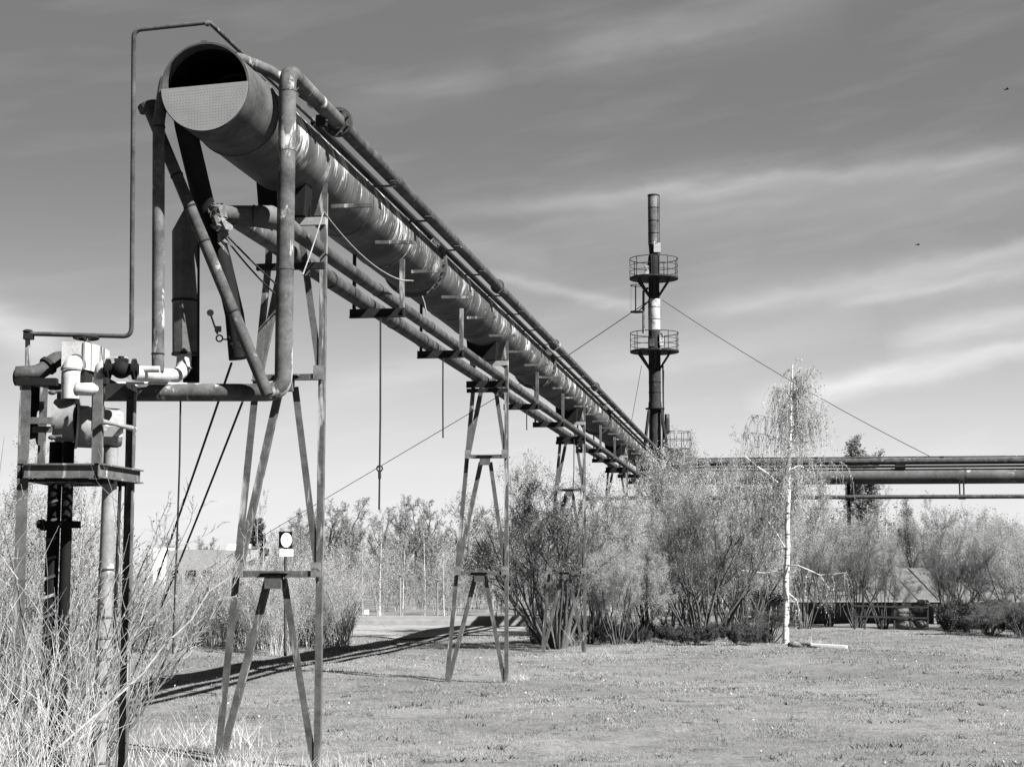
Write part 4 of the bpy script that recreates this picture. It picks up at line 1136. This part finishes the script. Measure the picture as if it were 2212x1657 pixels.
# slender birch, pale stem
PS = dict(n=(12, 5, 4, 3), w=(.035, .12, .16, .2), g=(.015, .05, -.08, -.2), k=(1.6, 1.5, 1.3, 0), a=(.75, .6, .6), start=(.3, .15, .1, 1), l=(.24, .55, .6), rr=(.32, .5, .6), tip=(.25, .35, .4, .5), rmin=.005, cone=.5)
for i in range(2):
    cnt['birch%d' % i] = proto('birch%d' % i, 100 + i, [(0, 0, .03 - .06 * i, .0, 6.0, .06)], PS, 'birch', 'twig', 1, 'leaf', (1.1, .06, .05))
# the weeping birch by itself on the grass, with long hanging twigs only in its upper half
rg = random.Random(5); out = []; pp = (0.0, 0.0, -.05); leanx = .075
trunk_pts = []
for i in range(17):
    z0, z1 = i * .40 - .05, (i + 1) * .40 - .05
    x0 = .26 * (z0 / 6.4) ** 1.25 if z0 > 0 else 0; x1 = .26 * (z1 / 6.4) ** 1.25 + .012 * math.sin(i * 1.7)
    trunk_pts.append(((pp[0], pp[1], z0), (x1, .02 * math.sin(i * .9), z1), .070 * (1 - i / 17) ** .75 + .013, .070 * (1 - (i + 1) / 17.0) ** .75 + .013, 0)); pp = (x1, .02 * math.sin(i * .9), z1)
limb = []
def limb_path(pts, r0, r1):
    for i in range(len(pts) - 1): limb.append((pts[i], pts[i + 1], lerp(r0, r1, i / (len(pts) - 1)), lerp(r0, r1, (i + 1) / (len(pts) - 1)), 1))
mpx = 42.0 / F
def bq(u, v, y=0): return ((u - 1697) * mpx, y, (1381 - v) * mpx)
limb_path([bq(1708, 1055), bq(1690, 1042), bq(1660, 1020, -.3), bq(1632, 1003, -.5), bq(1608, 985, -.7)], .032, .008)
limb_path([bq(1700, 1180), bq(1686, 1160, -.2), bq(1668, 1135, -.4), bq(1655, 1120, -.5)], 22e-3, .007)
limb_path([bq(1700, 1178), bq(1680, 1184, .2), bq(1655, 1186, .3), bq(1625, 1188, .4)], .016, .005)
limb_path([bq(1700, 1216), bq(1722, 1216, -.3), bq(1745, 1226, -.4), bq(1765, 1236, -.5), bq(1790, 1234, -.6), bq(1815, 1231, -.7)], .020, .005)
limb_path([bq(1765, 1236, -.5), bq(1772, 1246, -.5), bq(1782, 1262, -.5), bq(1790, 1258, -.5)], .012, .006)
limb_path([bq(1699, 1270), bq(1690, 1282, .1), bq(1674, 1295, .2)], .018, .006)
limb_path([bq(1699, 1270), bq(1722, 1288, .1), bq(1730, 1310, .2), bq(1728, 1325, .2)], .016, .006)
limb_path([bq(1712, 1010), bq(1735, 1000, .2), bq(1752, 1006, .3), bq(1765, 1015, .4)], .02, .006)
limb_path([bq(1697, 1224), bq(1660, 1232, .2), bq(1620, 1228, .3), bq(1596, 1222, .4)], .016, .006)
hangs = []
def weep(p, L, rr_):
    d = (rg.gauss(0, .18), rg.gauss(0, .18), .1)
    n_ = 8
    for i in range(n_):
        d = (d[0] * .8 + rg.gauss(0, .05), d[1] * .8 + rg.gauss(0, .05), d[2] - .28)
        m = math.sqrt(sum(c * c for c in d)); d = tuple(c / m for c in d)
        q = tuple(p[c] + d[c] * L / n_ for c in range(3)); hangs.append((p, q, rr_ * (1 - .08 * i), rr_ * (1 - .08 * (i + 1)), 3)); p = q
for k in range(26):
    z = rg.uniform(5.6, 6.75); tp = min(trunk_pts, key=lambda s_: abs(s_[1][2] - z))[1]; d = (rg.gauss(0, .35), rg.gauss(0, .35), 1.0); p = tp
    for j in range(4):
        d = (d[0] + rg.gauss(0, .12), d[1] + rg.gauss(0, .12), d[2] - .28); q = tuple(p[c] + d[c] * .11 for c in range(3)); hangs.append((p, q, .005 - .001 * j, .004 - .001 * j, 3)); p = q
    weep(p, rg.uniform(.3, .8), .004)
for i in range(44):
    z = rg.uniform(2.9, 6.45); fr = (z - 2.9) / 3.3
    tp = min(trunk_pts, key=lambda s_: abs(s_[1][2] - z))[1]
    a = rg.uniform(0, 2 * math.pi); ln = rg.uniform(.8, 1.65) * (1.0 - .42 * fr)
    p = tp; d = (math.cos(a) * .8, math.sin(a) * .8, .75); n_ = 6
    if math.cos(a) < -.2 and z < 4.6: ln *= 1.3
    for k in range(n_):
        d = (d[0] + rg.gauss(0, .1), d[1] + rg.gauss(0, .1), d[2] - .13)
        m = math.sqrt(sum(c * c for c in d)); d = tuple(c / m for c in d)
        q = tuple(p[c] + d[c] * ln / n_ for c in range(3)); limb.append((p, q, .016 * (1 - k / 7), .016 * (1 - (k + 1) / 7), 2)); p = q
        for _ in range(5): weep(p, rg.uniform(.5, 1.3), .0048)
for s_ in list(limb)[:40]:
    if s_[4] == 1:
        for _ in range(6): weep(s_[1], rg.uniform(.25, .8), .004)
hangs = [h_ for h_ in hangs if not (abs(h_[1][0] - .26 * (max(h_[1][2], 0) / 6.4) ** 1.25) < .10 and h_[1][1] < .1)]
nr = np.random.default_rng(77)
wb = raw_mesh('wb_t', *seg_mesh(trunk_pts, 9), M['birch'], link=False, smooth=True)
V, Q = join(seg_mesh([s_ for s_ in limb if s_[4] == 2], 3), seg_mesh(hangs, 3), leaf_mesh(nr, leaf_pts(nr, hangs, 1.1, .02), .042, 1.2))
wc = raw_mesh('wb_c', V, Q, M['twig'], link=False)
groups_ = []
for s_ in limb:
    if s_[4] != 1: continue
    if groups_ and groups_[-1][-1][1] is s_[0]: groups_[-1].append(s_)
    else: groups_.append([s_])
bl_ = [raw_mesh('branch', *seg_mesh(g_, 6), M['birch'], link=False) for g_ in groups_]
bp_ = gpt(at(1697, 1381, 42.0)); 
t = thing('weeping_birch', bp_, 'tall white-stemmed weeping birch standing alone at the edge of the grass', 'tree')
for nm, o in [('trunk', wb), ('crown', wc)] + [('branch', o_) for o_ in bl_]:
    o.name = nm; COL.objects.link(o); o.parent = t
# poplar, pine
PP = dict(n=(10, 7, 4, 3), w=(.02, .05, .12, .2), g=(.02, .22, .12, .05), k=(7.0, 1.8, 1.5, 0), a=(.45, .35, .4), start=(.04, .15, .1, 1), l=(.25, .42, .5), rr=(.4, .5, .6), tip=(.15, .3, .4, .5), rmin=.012, cone=.25)
cnt['poplar'] = proto('poplar', 130, [(0, 0, 0, 0, 9.0, .14)], PP, 'bark', 'bark_mid', 1, 'leaf_mid', (1.8, .12, .06))
PN = dict(n=(10, 6, 3), w=(.02, .08, .2), g=(0, .03, .0), k=(4.5, 3.0, 0), a=(1.2, .7), start=(.15, .1, 1), l=(.32, .4), rr=(.35, .6), tip=(.2, .4, .5), rmin=.012, cone=.7)
cnt['pine'] = proto('pine', 131, [(0, 0, 0, 0, 5.0, .12)], PN, 'bark', 'bark', 1, 'leaf_dark', (5, .16, .05))
# thin saplings used for the thicket and the young birch wood
PA = dict(n=(7, 4, 3), w=(.06, .13, .2), g=(.02, .10, .05), k=(1.8, 1.3, 0), a=(.5, .6), start=(.15, .15, 1), l=(.36, .5), rr=(.5, .6), tip=(.25, .4, .5), rmin=.0042, cone=.4)
for i in range(4):
    cnt['sap%d' % i] = proto('sap%d' % i, 150 + i, stems(random.Random(50 + i), 4, .15, .30, 1.9, .014), PA, 'twig_pale', 'twig', 1, 'leaf', (1.2, .05, .04))
print('PROTO', cnt)

def mass(name, key_list, spots, mats, seed, label=None, cat=None, leaf=(.9, .05, .04)):
    """many plants nobody could count, as one object"""
    nr = np.random.default_rng(seed); VV, QQ, MI, o = [], [], [], 0
    cache = {}
    for key in key_list:
        th_, fi = PLANTS[key + '/raw']
        v0, q0 = seg_mesh(th_, 3); v1, q1 = seg_mesh(fi, 3)
        v2, q2 = leaf_mesh(nr, leaf_pts(nr, fi, leaf[0], leaf[2]), leaf[1])
        V, Q = join((v0, q0), (v1, q1), (v2, q2))
        mi = np.concatenate([np.zeros(len(q0), np.int32), np.ones(len(q1), np.int32), np.full(len(q2), 2, np.int32)])
        cache[key] = (V, Q, mi)
    for x, y, sc, szf in spots:
        V, Q, mi = cache[key_list[nr.integers(len(key_list))]]
        a = nr.uniform(0, 2 * math.pi); c, s_ = math.cos(a), math.sin(a)
        W = V.copy(); W[:, 0] = (V[:, 0] * c - V[:, 1] * s_) * sc + x; W[:, 1] = (V[:, 0] * s_ + V[:, 1] * c) * sc + y
        W[:, 2] = V[:, 2] * sc * szf + float(gz(x, y)); VV.append(W.astype(np.float32)); QQ.append(Q + o); MI.append(mi); o += len(V)
    ob = raw_mesh(name, np.concatenate(VV), np.concatenate(QQ), M[mats[0]])
    for m_ in mats[1:]: ob.data.materials.append(M[m_])
    ob.data.polygons.foreach_set('material_index', np.concatenate(MI))
    return tag(ob, label, cat, None, 'stuff')
def upx(u, Y): return at(u, 1235, Y)[0]
def top_scale(v, Y, h): return (H + (HV - v) / F * Y) / h

# thicket behind the nearest trestle
HS = 2.2
nr = np.random.default_rng(4); spots = []
for _ in range(430):
    Y = 35.0 + 13 * nr.random() ** 1.3; u = nr.uniform(150, 755)
    if Y < 36.5 + 1.6 * math.sin(u * .03): Y += 2.4
    vt = nr.uniform(1195, 1300) if u > 500 else nr.uniform(1222, 1310)
    if 590 < u < 650: vt = max(vt, 1238)
    spots.append((upx(u, Y), Y, top_scale(vt, Y, HS), 1.0))
for _ in range(75):
    Y = nr.uniform(26, 36); u = nr.uniform(-260, 235)
    spots.append((upx(u, Y), Y, nr.uniform(1.7, 2.9) / HS, 1.05))
mass('thicket', ['sap0', 'sap1', 'sap2', 'sap3'], spots, ('twig_pale', 'twig', 'leaf'), 9, 'dense grey thicket of bare saplings behind the nearest trestle', 'thicket', (.8, .032, .05))
# young wood beyond the kerb and behind the right-hand pipeline
spots = []
for _ in range(170):
    Y = 62 + 36 * nr.random(); u = nr.uniform(620, 1420)
    spots.append((upx(u, Y), Y, top_scale(nr.uniform(1165, 1270), Y, HS), 1.0))
for _ in range(260):
    Y = 66 + 34 * nr.random(); u = nr.uniform(1400, 2350)
    vtop = 1100 if u < 1900 else 1118
    spots.append((upx(u, Y), Y, top_scale(vtop + nr.uniform(0, 110), Y, HS), 1.0))
mass('young_wood', ['sap0', 'sap1', 'sap2', 'sap3'], spots, ('twig_pale', 'twig', 'leaf_mid'), 10, 'mass of young bare wood along the far side', 'wood', (1.2, .055, .10))
# far wood on the skyline
HY = PLANTS['young0/h']
spots = []
for _ in range(80):
    Y = nr.uniform(118, 150); u = nr.uniform(600, 1500)
    spots.append((upx(u, Y), Y, top_scale(1112 + nr.uniform(0, 70), Y, HY), 1.0))
for _ in range(36):
    Y = nr.uniform(118, 150); u = nr.uniform(1900, 2500)
    spots.append((upx(u, Y), Y, top_scale(1140 + nr.uniform(0, 50), Y, HY), 1.0))
for _ in range(26):
    Y = nr.uniform(130, 150); u = nr.uniform(-200, 620)
    spots.append((upx(u, Y), Y, top_scale(1165 + nr.uniform(0, 40), Y, HY), 1.0))
mass('far_wood', ['young0', 'young1', 'young2'], spots, ('bark_mid', 'twig', 'leaf_mid'), 11, 'far wood along the skyline', 'wood', (.35, .12, .12))

# trees and bushes one can tell apart
def P_(key, name, u, vtop, Y, h, label, cat='tree', group=None, rz=0, wide=1.0, part=('trunk', 'crown')):
    k = top_scale(vtop, Y, PLANTS[key + '/h'])
    p = np.array((upx(u, Y), Y, 0)); p[2] = float(gz(p[0], p[1]))
    return plant(key, name, p, label, cat, group, k * wide, rz, k, part)
BG = 'bushes along the pipeline'
BP = ('stems', 'crown')
P_('dbush0', 'bush', 1205, 1035, 38.8, 3.9, 'dark many-stemmed bush spreading round the third trestle', 'bush', BG, .4, 1.0, BP)
P_('bush0', 'bush', 1180, 995, 46, 3.7, 'pale leafy bush rising behind the dark one, right of the second trestle', 'bush', BG, 1.2, .8, BP)
P_('bush1', 'bush', 1375, 1165, 40.5, 3.7, 'leafy grey bush between the third trestle and the open-stemmed bush', 'bush', BG, 2.0, .75, BP)
P_('bush2', 'bush', 1335, 1195, 39.5, 3.7, 'low leafy bush just right of the third trestle', 'bush', BG, 3.1, .8, BP)
P_('bush0', 'bush', 1450, 1035, 47, 3.7, 'tall pale bush covering the bend of the pipeline', 'bush', BG, 4.2, .75, BP)
P_('dbush1', 'bush', 1510, 1075, 42.0, 3.9, 'bush with dark open stems standing left of the weeping birch', 'bush', BG, .9, .85, BP)
P_('bush1', 'bush', 1580, 1010, 50, 3.7, 'tall leafy bush hiding the crossing pipe left of the birch', 'bush', BG, 5.0, .75, BP)
P_('bush2', 'bush', 1490, 962, 54, 3.7, 'tallest leafy bush, below the round tank railing', 'bush', BG, 1.9, .6, BP)
P_('bush0', 'bush', 1615, 1090, 46, 3.7, 'round leafy bush directly left of the birch stem', 'bush', BG, 2.7, .75, BP)
P_('bush2', 'bush', 1665, 1030, 58, 3.7, 'leafy bush showing behind the birch under the crossing pipe', 'bush', BG, .2, .7, BP)
P_('bush1', 'bush', 1735, 1110, 52, 3.7, 'grey leafy bush right of the birch stem, left of the thin post', 'bush', BG, 3.6, .7, BP)
P_('dbush0', 'bush', 1660, 1290, 42.5, 3.9, 'low dark bush at the foot of the weeping birch', 'bush', BG, 2.2, 1.3, BP)
P_('dbush1', 'bush', 1850, 1120, 52.5, 3.9, 'thin dark-stemmed bush behind the railing left end', 'bush', BG, 5.2, .6, BP)
P_('dbush0', 'bush', 2045, 1150, 52, 3.9, 'dark-twigged bush at the right end of the railing', 'bush', BG, 3.9, .65, BP)
P_('bush0', 'bush', 2130, 1110, 62, 3.7, 'tall grey bush behind the shed roof, towards the right edge', 'bush', BG, 1.5, .75, BP)
P_('bush2', 'bush', 1995, 1095, 66, 3.7, 'broad grey bush behind the shed, between the two slim birches and the edge', 'bush', BG, 4.6, .75, BP)
P_('bush1', 'bush', 2215, 1130, 58, 3.7, 'grey bush cut by the right edge of the photo', 'bush', BG, .6, .8, BP)
P_('dbush1', 'bush', 2135, 1300, 45.5, 3.9, 'low dark bush on the grass edge at far right', 'bush', BG, 1.1, 1.7, BP)
P_('dbush0', 'bush', 2205, 1275, 44.5, 3.9, 'dark bush lying low in the right corner of the grass edge', 'bush', BG, 2.9, 1.5, BP)
P_('bush0', 'bush', 1790, 1165, 54, 3.7, 'thin grey bush in front of the left end of the shed', 'bush', BG, .3, .6, BP)
spots = []
for _ in range(150):  # dark growth added to stand for the shade and litter under the bushes
    Y = nr.uniform(39.5, 45); u = nr.uniform(1150, 1660)
    spots.append((upx(u, Y), Y, nr.uniform(.10, .26), .8))
for _ in range(60):
    Y = nr.uniform(45, 50); u = nr.uniform(2040, 2330)
    spots.append((upx(u, Y), Y, nr.uniform(.2, .5), .8))
mass('shade_and_hedge_growth', ['sap0', 'sap2', 'sap3'], spots, ('bark', 'bark', 'leaf_dark'), 15, 'low dark growth added for shade and litter under the bushes, and dark hedge growth at right', 'shade_and_hedge_growth', (3.5, .11, .10))
P_('bush1', 'bush', 1905, 1150, 53, 3.7, 'thin grey bush in front of the shed, behind the railing middle', 'bush', BG, 2.3, .7, BP)
P_('bush2', 'bush', 2090, 1135, 53, 3.7, 'thin grey bush in front of the shed roof, right of the railing', 'bush', BG, 3.3, .75, BP)
P_('bush0', 'bush', 2180, 1120, 52, 3.7, 'thin grey bush against the shed near the right edge', 'bush', BG, 4.9, .75, BP)
P_('bush0', 'bush', 1835, 1130, 57.5, 3.7, 'pale bush rising right beside the thin post of the crossing pipeline', 'bush', BG, 1.9, .6, BP)
P_('bush2', 'bush', 1400, 1075, 44.5, 3.7, 'pale bush filling the gap right of the third trestle', 'bush', BG, 5.9, .8, BP)
P_('bush1', 'bush', 1300, 1090, 46, 3.7, 'pale bush behind the third trestle right leg', 'bush', BG, 4.1, .75, BP)
P_('bush0', 'bush', 1550, 1120, 45, 3.7, 'pale bush behind the open-stemmed bush by the birch', 'bush', BG, .9, .9, BP)
P_('bush1', 'bush', 1270, 1190, 40, 3.7, 'small pale bush between the dark bush and the third trestle foot', 'bush', BG, 2.6, .9, BP)
P_('young0', 'young_tree', 2075, 1085, 68, 6.4, 'slim grey young tree behind the shed, right of the two white birches', 'tree', None, 2.9, .8)
P_('young1', 'young_tree', 1955, 1075, 72, 6.4, 'grey young tree behind the shed between the two white birches', 'tree', None, .9, .8)
P_('sap1', 'bush', 1240, 1345, 37.0, 2.0, 'tangle of low twigs at the foot of the third trestle', 'bush', BG, 2.9, 1.4, BP)
YG = 'leafy trees behind the bushes'
P_('young0', 'young_tree', 1500, 930, 66, 6.4, 'pale young tree between tower foot and weeping birch, left of two', 'tree', YG, .5, .8)
P_('young1', 'young_tree', 1600, 925, 70, 6.4, 'pale young tree close to the left side of the weeping birch crown', 'tree', YG, 1.5, .8)
P_('young2', 'young_tree', 1120, 1020, 56, 6.4, 'pale young tree behind the second trestle right leg', 'tree', YG, 2.5, .7)
P_('young1', 'young_tree', 60, 925, 30, 6.4, 'pale young tree behind the valve stand, left edge', 'tree', YG, 3.5, 1.0)
P_('young0', 'young_tree', -30, 900, 27, 6.4, 'pale young tree cut by the left edge of the photo', 'tree', YG, 4.4, 1.0)
P_('young2', 'young_tree', 165, 985, 33, 6.4, 'pale young tree seen between the posts of the valve stand', 'tree', YG, .1, .9)
P_('poplar', 'poplar', 1868, 955, 95, 9.2, 'narrow poplar whose rounded top shows above the crossing pipeline', 'tree', None, 0, 1.7)
P_('pine', 'pine', 558, 1122, 84, 5.0, 'dark evergreen beyond the thicket, left of the round sign', 'tree', None, .4, .9)
SG = 'slim pale birches'
for k, (u, vt, Y, lab, rz, wd) in enumerate((
        (1914, 1040, 69, 'slim white birch behind the railing, left of two', .3, .55), (2003, 1058, 67, 'slim white birch behind the railing, right of two', 2.0, .55),
        (568, 1060, 62, 'thin birch rising above the dark evergreen', 1.2, .35), (552, 1090, 60, 'thin birch just left of the dark evergreen', 3.2, .35),
        (821, 1095, 66, 'slim birch in the far wood, left of the left street lamp', .8, .6), (870, 1150, 64, 'slim birch in the far wood, right of the left street lamp', 2.2, .6),
        (918, 1130, 66, 'forked slim birch in the far wood, left of the right street lamp', 4.2, .65), (960, 1165, 63, 'slim birch in the far wood, right of the right street lamp', 5.2, .6),
        (738, 1165, 60, 'leaning slim birch just right of the nearest trestle', 1.9, .5), (785, 1175, 62, 'slim birch between nearest trestle and the left street lamp', .2, .5),
        (1065, 1160, 60, 'slim birch inside the lower half of the second trestle', 3.9, .5), (660, 1190, 48, 'thin pale birch stem within the nearest trestle, right brace', 1.1, .35),
        (612, 1180, 47, 'thin pale birch stem below the round sign', 2.8, .35))):
    P_('birch%d' % (k % 2), 'birch', u, vt, Y, 6.0, lab, 'tree', SG, rz, wd)
OG = 'bare trees on the skyline'
for k, (u, vt, lab) in enumerate(((706, 1083, 'dark bare tree on the skyline just right of the nearest trestle'), (764, 1078, 'dark bare round-headed tree left of the longest hanging rope'),
        (832, 1100, 'bare skyline tree right of the longest hanging rope'), (898, 1073, 'highest bare tree midway between the first two trestles'),
        (935, 1080, 'bare skyline tree to the right of the highest one'), (1003, 1080, 'bare skyline tree behind the second trestle left leg'),
        (655, 1098, 'bare skyline tree inside the nearest trestle, right side'), (862, 1110, 'smaller bare tree left of the highest skyline tree'),
        (380, 1150, 'low bare tree behind the far pale building'), (440, 1160, 'low bare tree right of the far pale building middle'))):
    P_('oak%d' % (k % 3), 'bare_tree', u, vt, 112 + 4 * (k % 4), 7.6, lab, 'tree', OG, k * 1.3, .95)

# ------------------------------------------------------------------ grass, dry tufts and the bare thicket in the foreground
nr = np.random.default_rng(21)
def blades(name, X, Y, h, w, mat, lean=.5, label=None, cat=None):
    n = len(X); z = gz(X, Y); a = nr.uniform(0, 2 * math.pi, n); b = nr.uniform(0, 2 * math.pi, n)
    l = h * nr.uniform(.05, lean, n)
    dx, dy = np.cos(a) * w / 2, np.sin(a) * w / 2
    V = np.stack([np.stack([X - dx, Y - dy, z - .01], 1), np.stack([X + dx, Y + dy, z - .01], 1),
                  np.stack([X + np.cos(b) * l + dx * .15, Y + np.sin(b) * l, z + h], 1)], 1).reshape(-1, 3)
    o = raw_mesh(name, V, np.arange(3 * n).reshape(-1, 3), M[mat])
    return tag(o, label, cat, None, 'stuff')
XX, YY, HH, WW = [], [], [], []
for y0, y1, den, h, w in ((12.5, 16, 1300, .045, .006), (16, 20, 900, .048, .007), (20, 26, 560, .052, .009), (26, 34, 320, .055, .012), (34, 48, 150, .06, .018)):
    xl, xr = -.32 * y1 - 1.5, .32 * y1 + 2
    n_ = int(den * (y1 - y0) * (xr - xl)); x = nr.uniform(xl, xr, n_); y = nr.uniform(y0, y1, n_)
    cl = np.sin(x * 1.9 + 1.1 * np.sin(y * 1.3)) * np.sin(y * 2.3 + .9 * np.sin(x * 1.1)) + .6 * np.sin(x * 5.1 + y * 3.7) * np.sin(y * 4.4 - x * 2.2)
    keep = nr.random(n_) < np.clip(.72 + .35 * cl, .15, 1)
    x, y, cl = x[keep], y[keep], cl[keep]
    XX.append(x); YY.append(y); HH.append(.52 * h * nr.uniform(.4, 1.25, len(x)) * (1 + .2 * cl)); WW.append(np.full(len(x), w))
blades('grass', np.concatenate(XX), np.concatenate(YY), np.concatenate(HH), np.concatenate(WW), 'blade', 1.8, 'short uneven grass', 'grass')
# dry tufts round trestle feet and here and there
def tuft_pts(u, v, n_, rx, ry):
    c = on_ground(u, v); return nr.normal(c[0], rx, n_), nr.normal(c[1], ry, n_)
TX, TY2, TH2, TW2 = [], [], [], []
for u, v, n_, rx, ry, h in ((520, 1650, 420, .16, .22, .20), (480, 1600, 260, .20, .30, .34), (560, 1640, 200, .12, .2, .16), (690, 1650, 160, .2, .2, .20),
                            (1128, 1466, 130, .07, .1, .12), (1090, 1470, 60, .2, .2, .10), (400, 1590, 160, .35, .5, .22), (330, 1640, 260, .3, .4, .30), (760, 1648, 120, .2, .2, .22),
                            (1750, 1385, 90, .5, .4, .2), (1290, 1412, 140, .4, .4, .18), (1480, 1395, 120, .8, .4, .16)):
    x, y = tuft_pts(u, v, n_, rx, ry); TX.append(x); TY2.append(y); TH2.append(.75 * h * nr.uniform(.25, 1.5, n_)); TW2.append(np.full(n_, .0055))
blades('dry_tufts', np.concatenate(TX), np.concatenate(TY2), np.concatenate(TH2), np.concatenate(TW2), 'straw', 1.3, 'bleached dry grass tufts round the trestle feet', 'dry grass')
# flat dark weeds and pale flower heads in the grass
n_ = 330; y = 13.5 + 30 * nr.random(n_) ** 1.4; x = nr.uniform(-.22, .34, n_) * y; sc_ = nr.uniform(.03, .10, n_)
per = 16; X = np.repeat(x, per) + nr.normal(0, 1, n_ * per) * np.repeat(sc_, per); Y = np.repeat(y, per) + nr.normal(0, 1, n_ * per) * np.repeat(sc_, per)
blades('weeds', X, Y, nr.uniform(.015, .05, n_ * per), nr.uniform(.012, .03, n_ * per), 'weed', 2.5, 'flat dark weeds scattered through the grass', 'weeds')
n_ = 420; y = 13.5 + 24 * nr.random(n_); x = nr.uniform(-.2, .34, n_) * y
V, Q = leaf_mesh(nr, np.stack([x, y, gz(x, y) + .045], 1), .030)
tag(raw_mesh('flower_heads', V, Q, M['straw']), 'tiny pale flower heads and litter in the grass', 'flowers', None, 'stuff')
# tall bleached stalks and bare switches in the left foreground
def stalk_mesh(n_, xf, yf, hf, r, lean, seed, forks=.6):
    rg = random.Random(seed); out = []
    for _ in range(n_):
        y = yf(rg); x = xf(rg, y); h = hf(rg); z = float(gz(x, y)) - .02
        p = (x, y, z); d = (rg.gauss(lean, .22), rg.gauss(0, .16), 1.0); k = 6; rr_ = r * rg.uniform(.6, 1.4)
        for i in range(k):
            d = (d[0] + rg.gauss(0, .07), d[1] + rg.gauss(0, .05), d[2]); m = math.sqrt(sum(c * c for c in d)); e = tuple(c / m for c in d)
            q = tuple(p[c] + e[c] * h / k for c in range(3)); out.append((p, q, rr_ * (1 - i / (k + 1)), rr_ * (1 - (i + 1) / (k + 1)), 0))
            if i > 0 and rg.random() < forks:
                f = (e[0] + rg.gauss(0, .5), e[1] + rg.gauss(0, .35), e[2] + rg.uniform(-.3, .3)); m = math.sqrt(sum(c * c for c in f)); l = h * rg.uniform(.08, .25)
                q2 = tuple(q[c] + f[c] / m * l for c in range(3)); out.append((q, q2, rr_ * .55, rr_ * .25, 0))
                if rg.random() < .5:
                    f = (f[0] + rg.gauss(0, .4), f[1], f[2] + .3); m = math.sqrt(sum(c * c for c in f))
                    out.append((q2, tuple(q2[c] + f[c] / m * l * .7 for c in range(3)), rr_ * .3, rr_ * .15, 0))
            p = q
    return seg_mesh(out, 4)
xf = lambda rg, y: upx(rg.triangular(-120, 285, 20), y)
tag(raw_mesh('dry_stalks', *stalk_mesh(270, xf, lambda rg: rg.uniform(11.2, 15.5), lambda rg: rg.triangular(.35, 1.9, .7), .0036, .14, 31, .9), M['straw']),
    'tangle of tall bleached stalks in the left foreground', 'dry stalks', None, 'stuff')
tag(raw_mesh('grey_stalks', *stalk_mesh(230, lambda rg, y: upx(rg.triangular(-160, 330, 40), y), lambda rg: rg.uniform(13, 24), lambda rg: rg.triangular(.5, 2.4, 1.1), .0045, .12, 33, 1.0), M['straw_mid']),
    'greyer stalks standing behind the bleached ones', 'dry stalks', None, 'stuff')
# three bare switchy shrubs whose long branches lean out to the right
PWS = dict(n=(12, 6, 4), w=(.05, .10, .18), g=(.03, .07, .04), k=(1.1, 1.0, 0), a=(.55, .6), start=(.12, .2, 1), l=(.26, .45), rr=(.5, .6), tip=(.25, .35, .5), rmin=.0028, cone=.5)
def lean_stems(rg, n_, L): return [(rg.gauss(0, .03), rg.gauss(0, .03), rg.uniform(-.25, .95), rg.gauss(0, .2), L * rg.uniform(.6, 1.1), rg.uniform(.008, .016)) for _ in range(n_)]
for i in range(3): proto('switch%d' % i, 170 + i, lean_stems(random.Random(70 + i), 8, 2.0), PWS, 'straw_mid', 'twig', 1, 'leaf_mid', (.25, .02, .01))
WG = 'bare shrubs in the foreground stalks'
plant('switch0', 'bare_shrub', gpt((upx(40, 13.2), 13.2)), 'bare shrub at the left edge, its switches leaning right across the stand', 'shrub', WG, 1.15, .1, None, BP)
plant('switch1', 'bare_shrub', gpt((upx(-60, 12.0), 12.0)), 'bare shrub cut by the bottom left corner of the photo', 'shrub', WG, 1.0, -.2, None, BP)
plant('switch2', 'bare_shrub', gpt((upx(180, 14.0), 14.0)), 'bare shrub under the silver pipe, between the posts of the stand', 'shrub', WG, 1.15, .15, None, BP)
plant('switch0', 'bare_shrub', gpt((upx(90, 16.5), 16.5)), 'bare shrub behind the valve stand, taller than those in front', 'shrub', WG, 1.3, .5, None, BP)
br = thing('leaning_branch', at(150, 1600, 13.0), 'long pale branch leaning right across the gap between stand and nearest trestle', 'branch')
bpts = [at(120, 1620, 12.8), at(236, 1520, 12.9), at(311, 1452, 13.0), at(352, 1396, 13.0), at(414, 1338, 13.05), at(452, 1277, 13.1), at(503, 1242, 13.1), at(528, 1192, 13.1)]
MB().tube(bpts, [.010, .0095, .009, .008, .0072, .006, .0042, .002], 8).build('stem', M['twig_pale'], br)
mb = MB(); r_ = random.Random(2)
for k in range(2, 7):
    for _ in range(2):
        p = lerp(bpts[k], bpts[k - 1], r_.random()); d = np.array((r_.uniform(-.1, .25), r_.gauss(0, .05), r_.uniform(.05, .3)))
        mb.tube([p, p + d * .5 + UP * .02, p + d], [.005, .004, .002], 5)
mb.build('side_twigs', M['twig'], br)
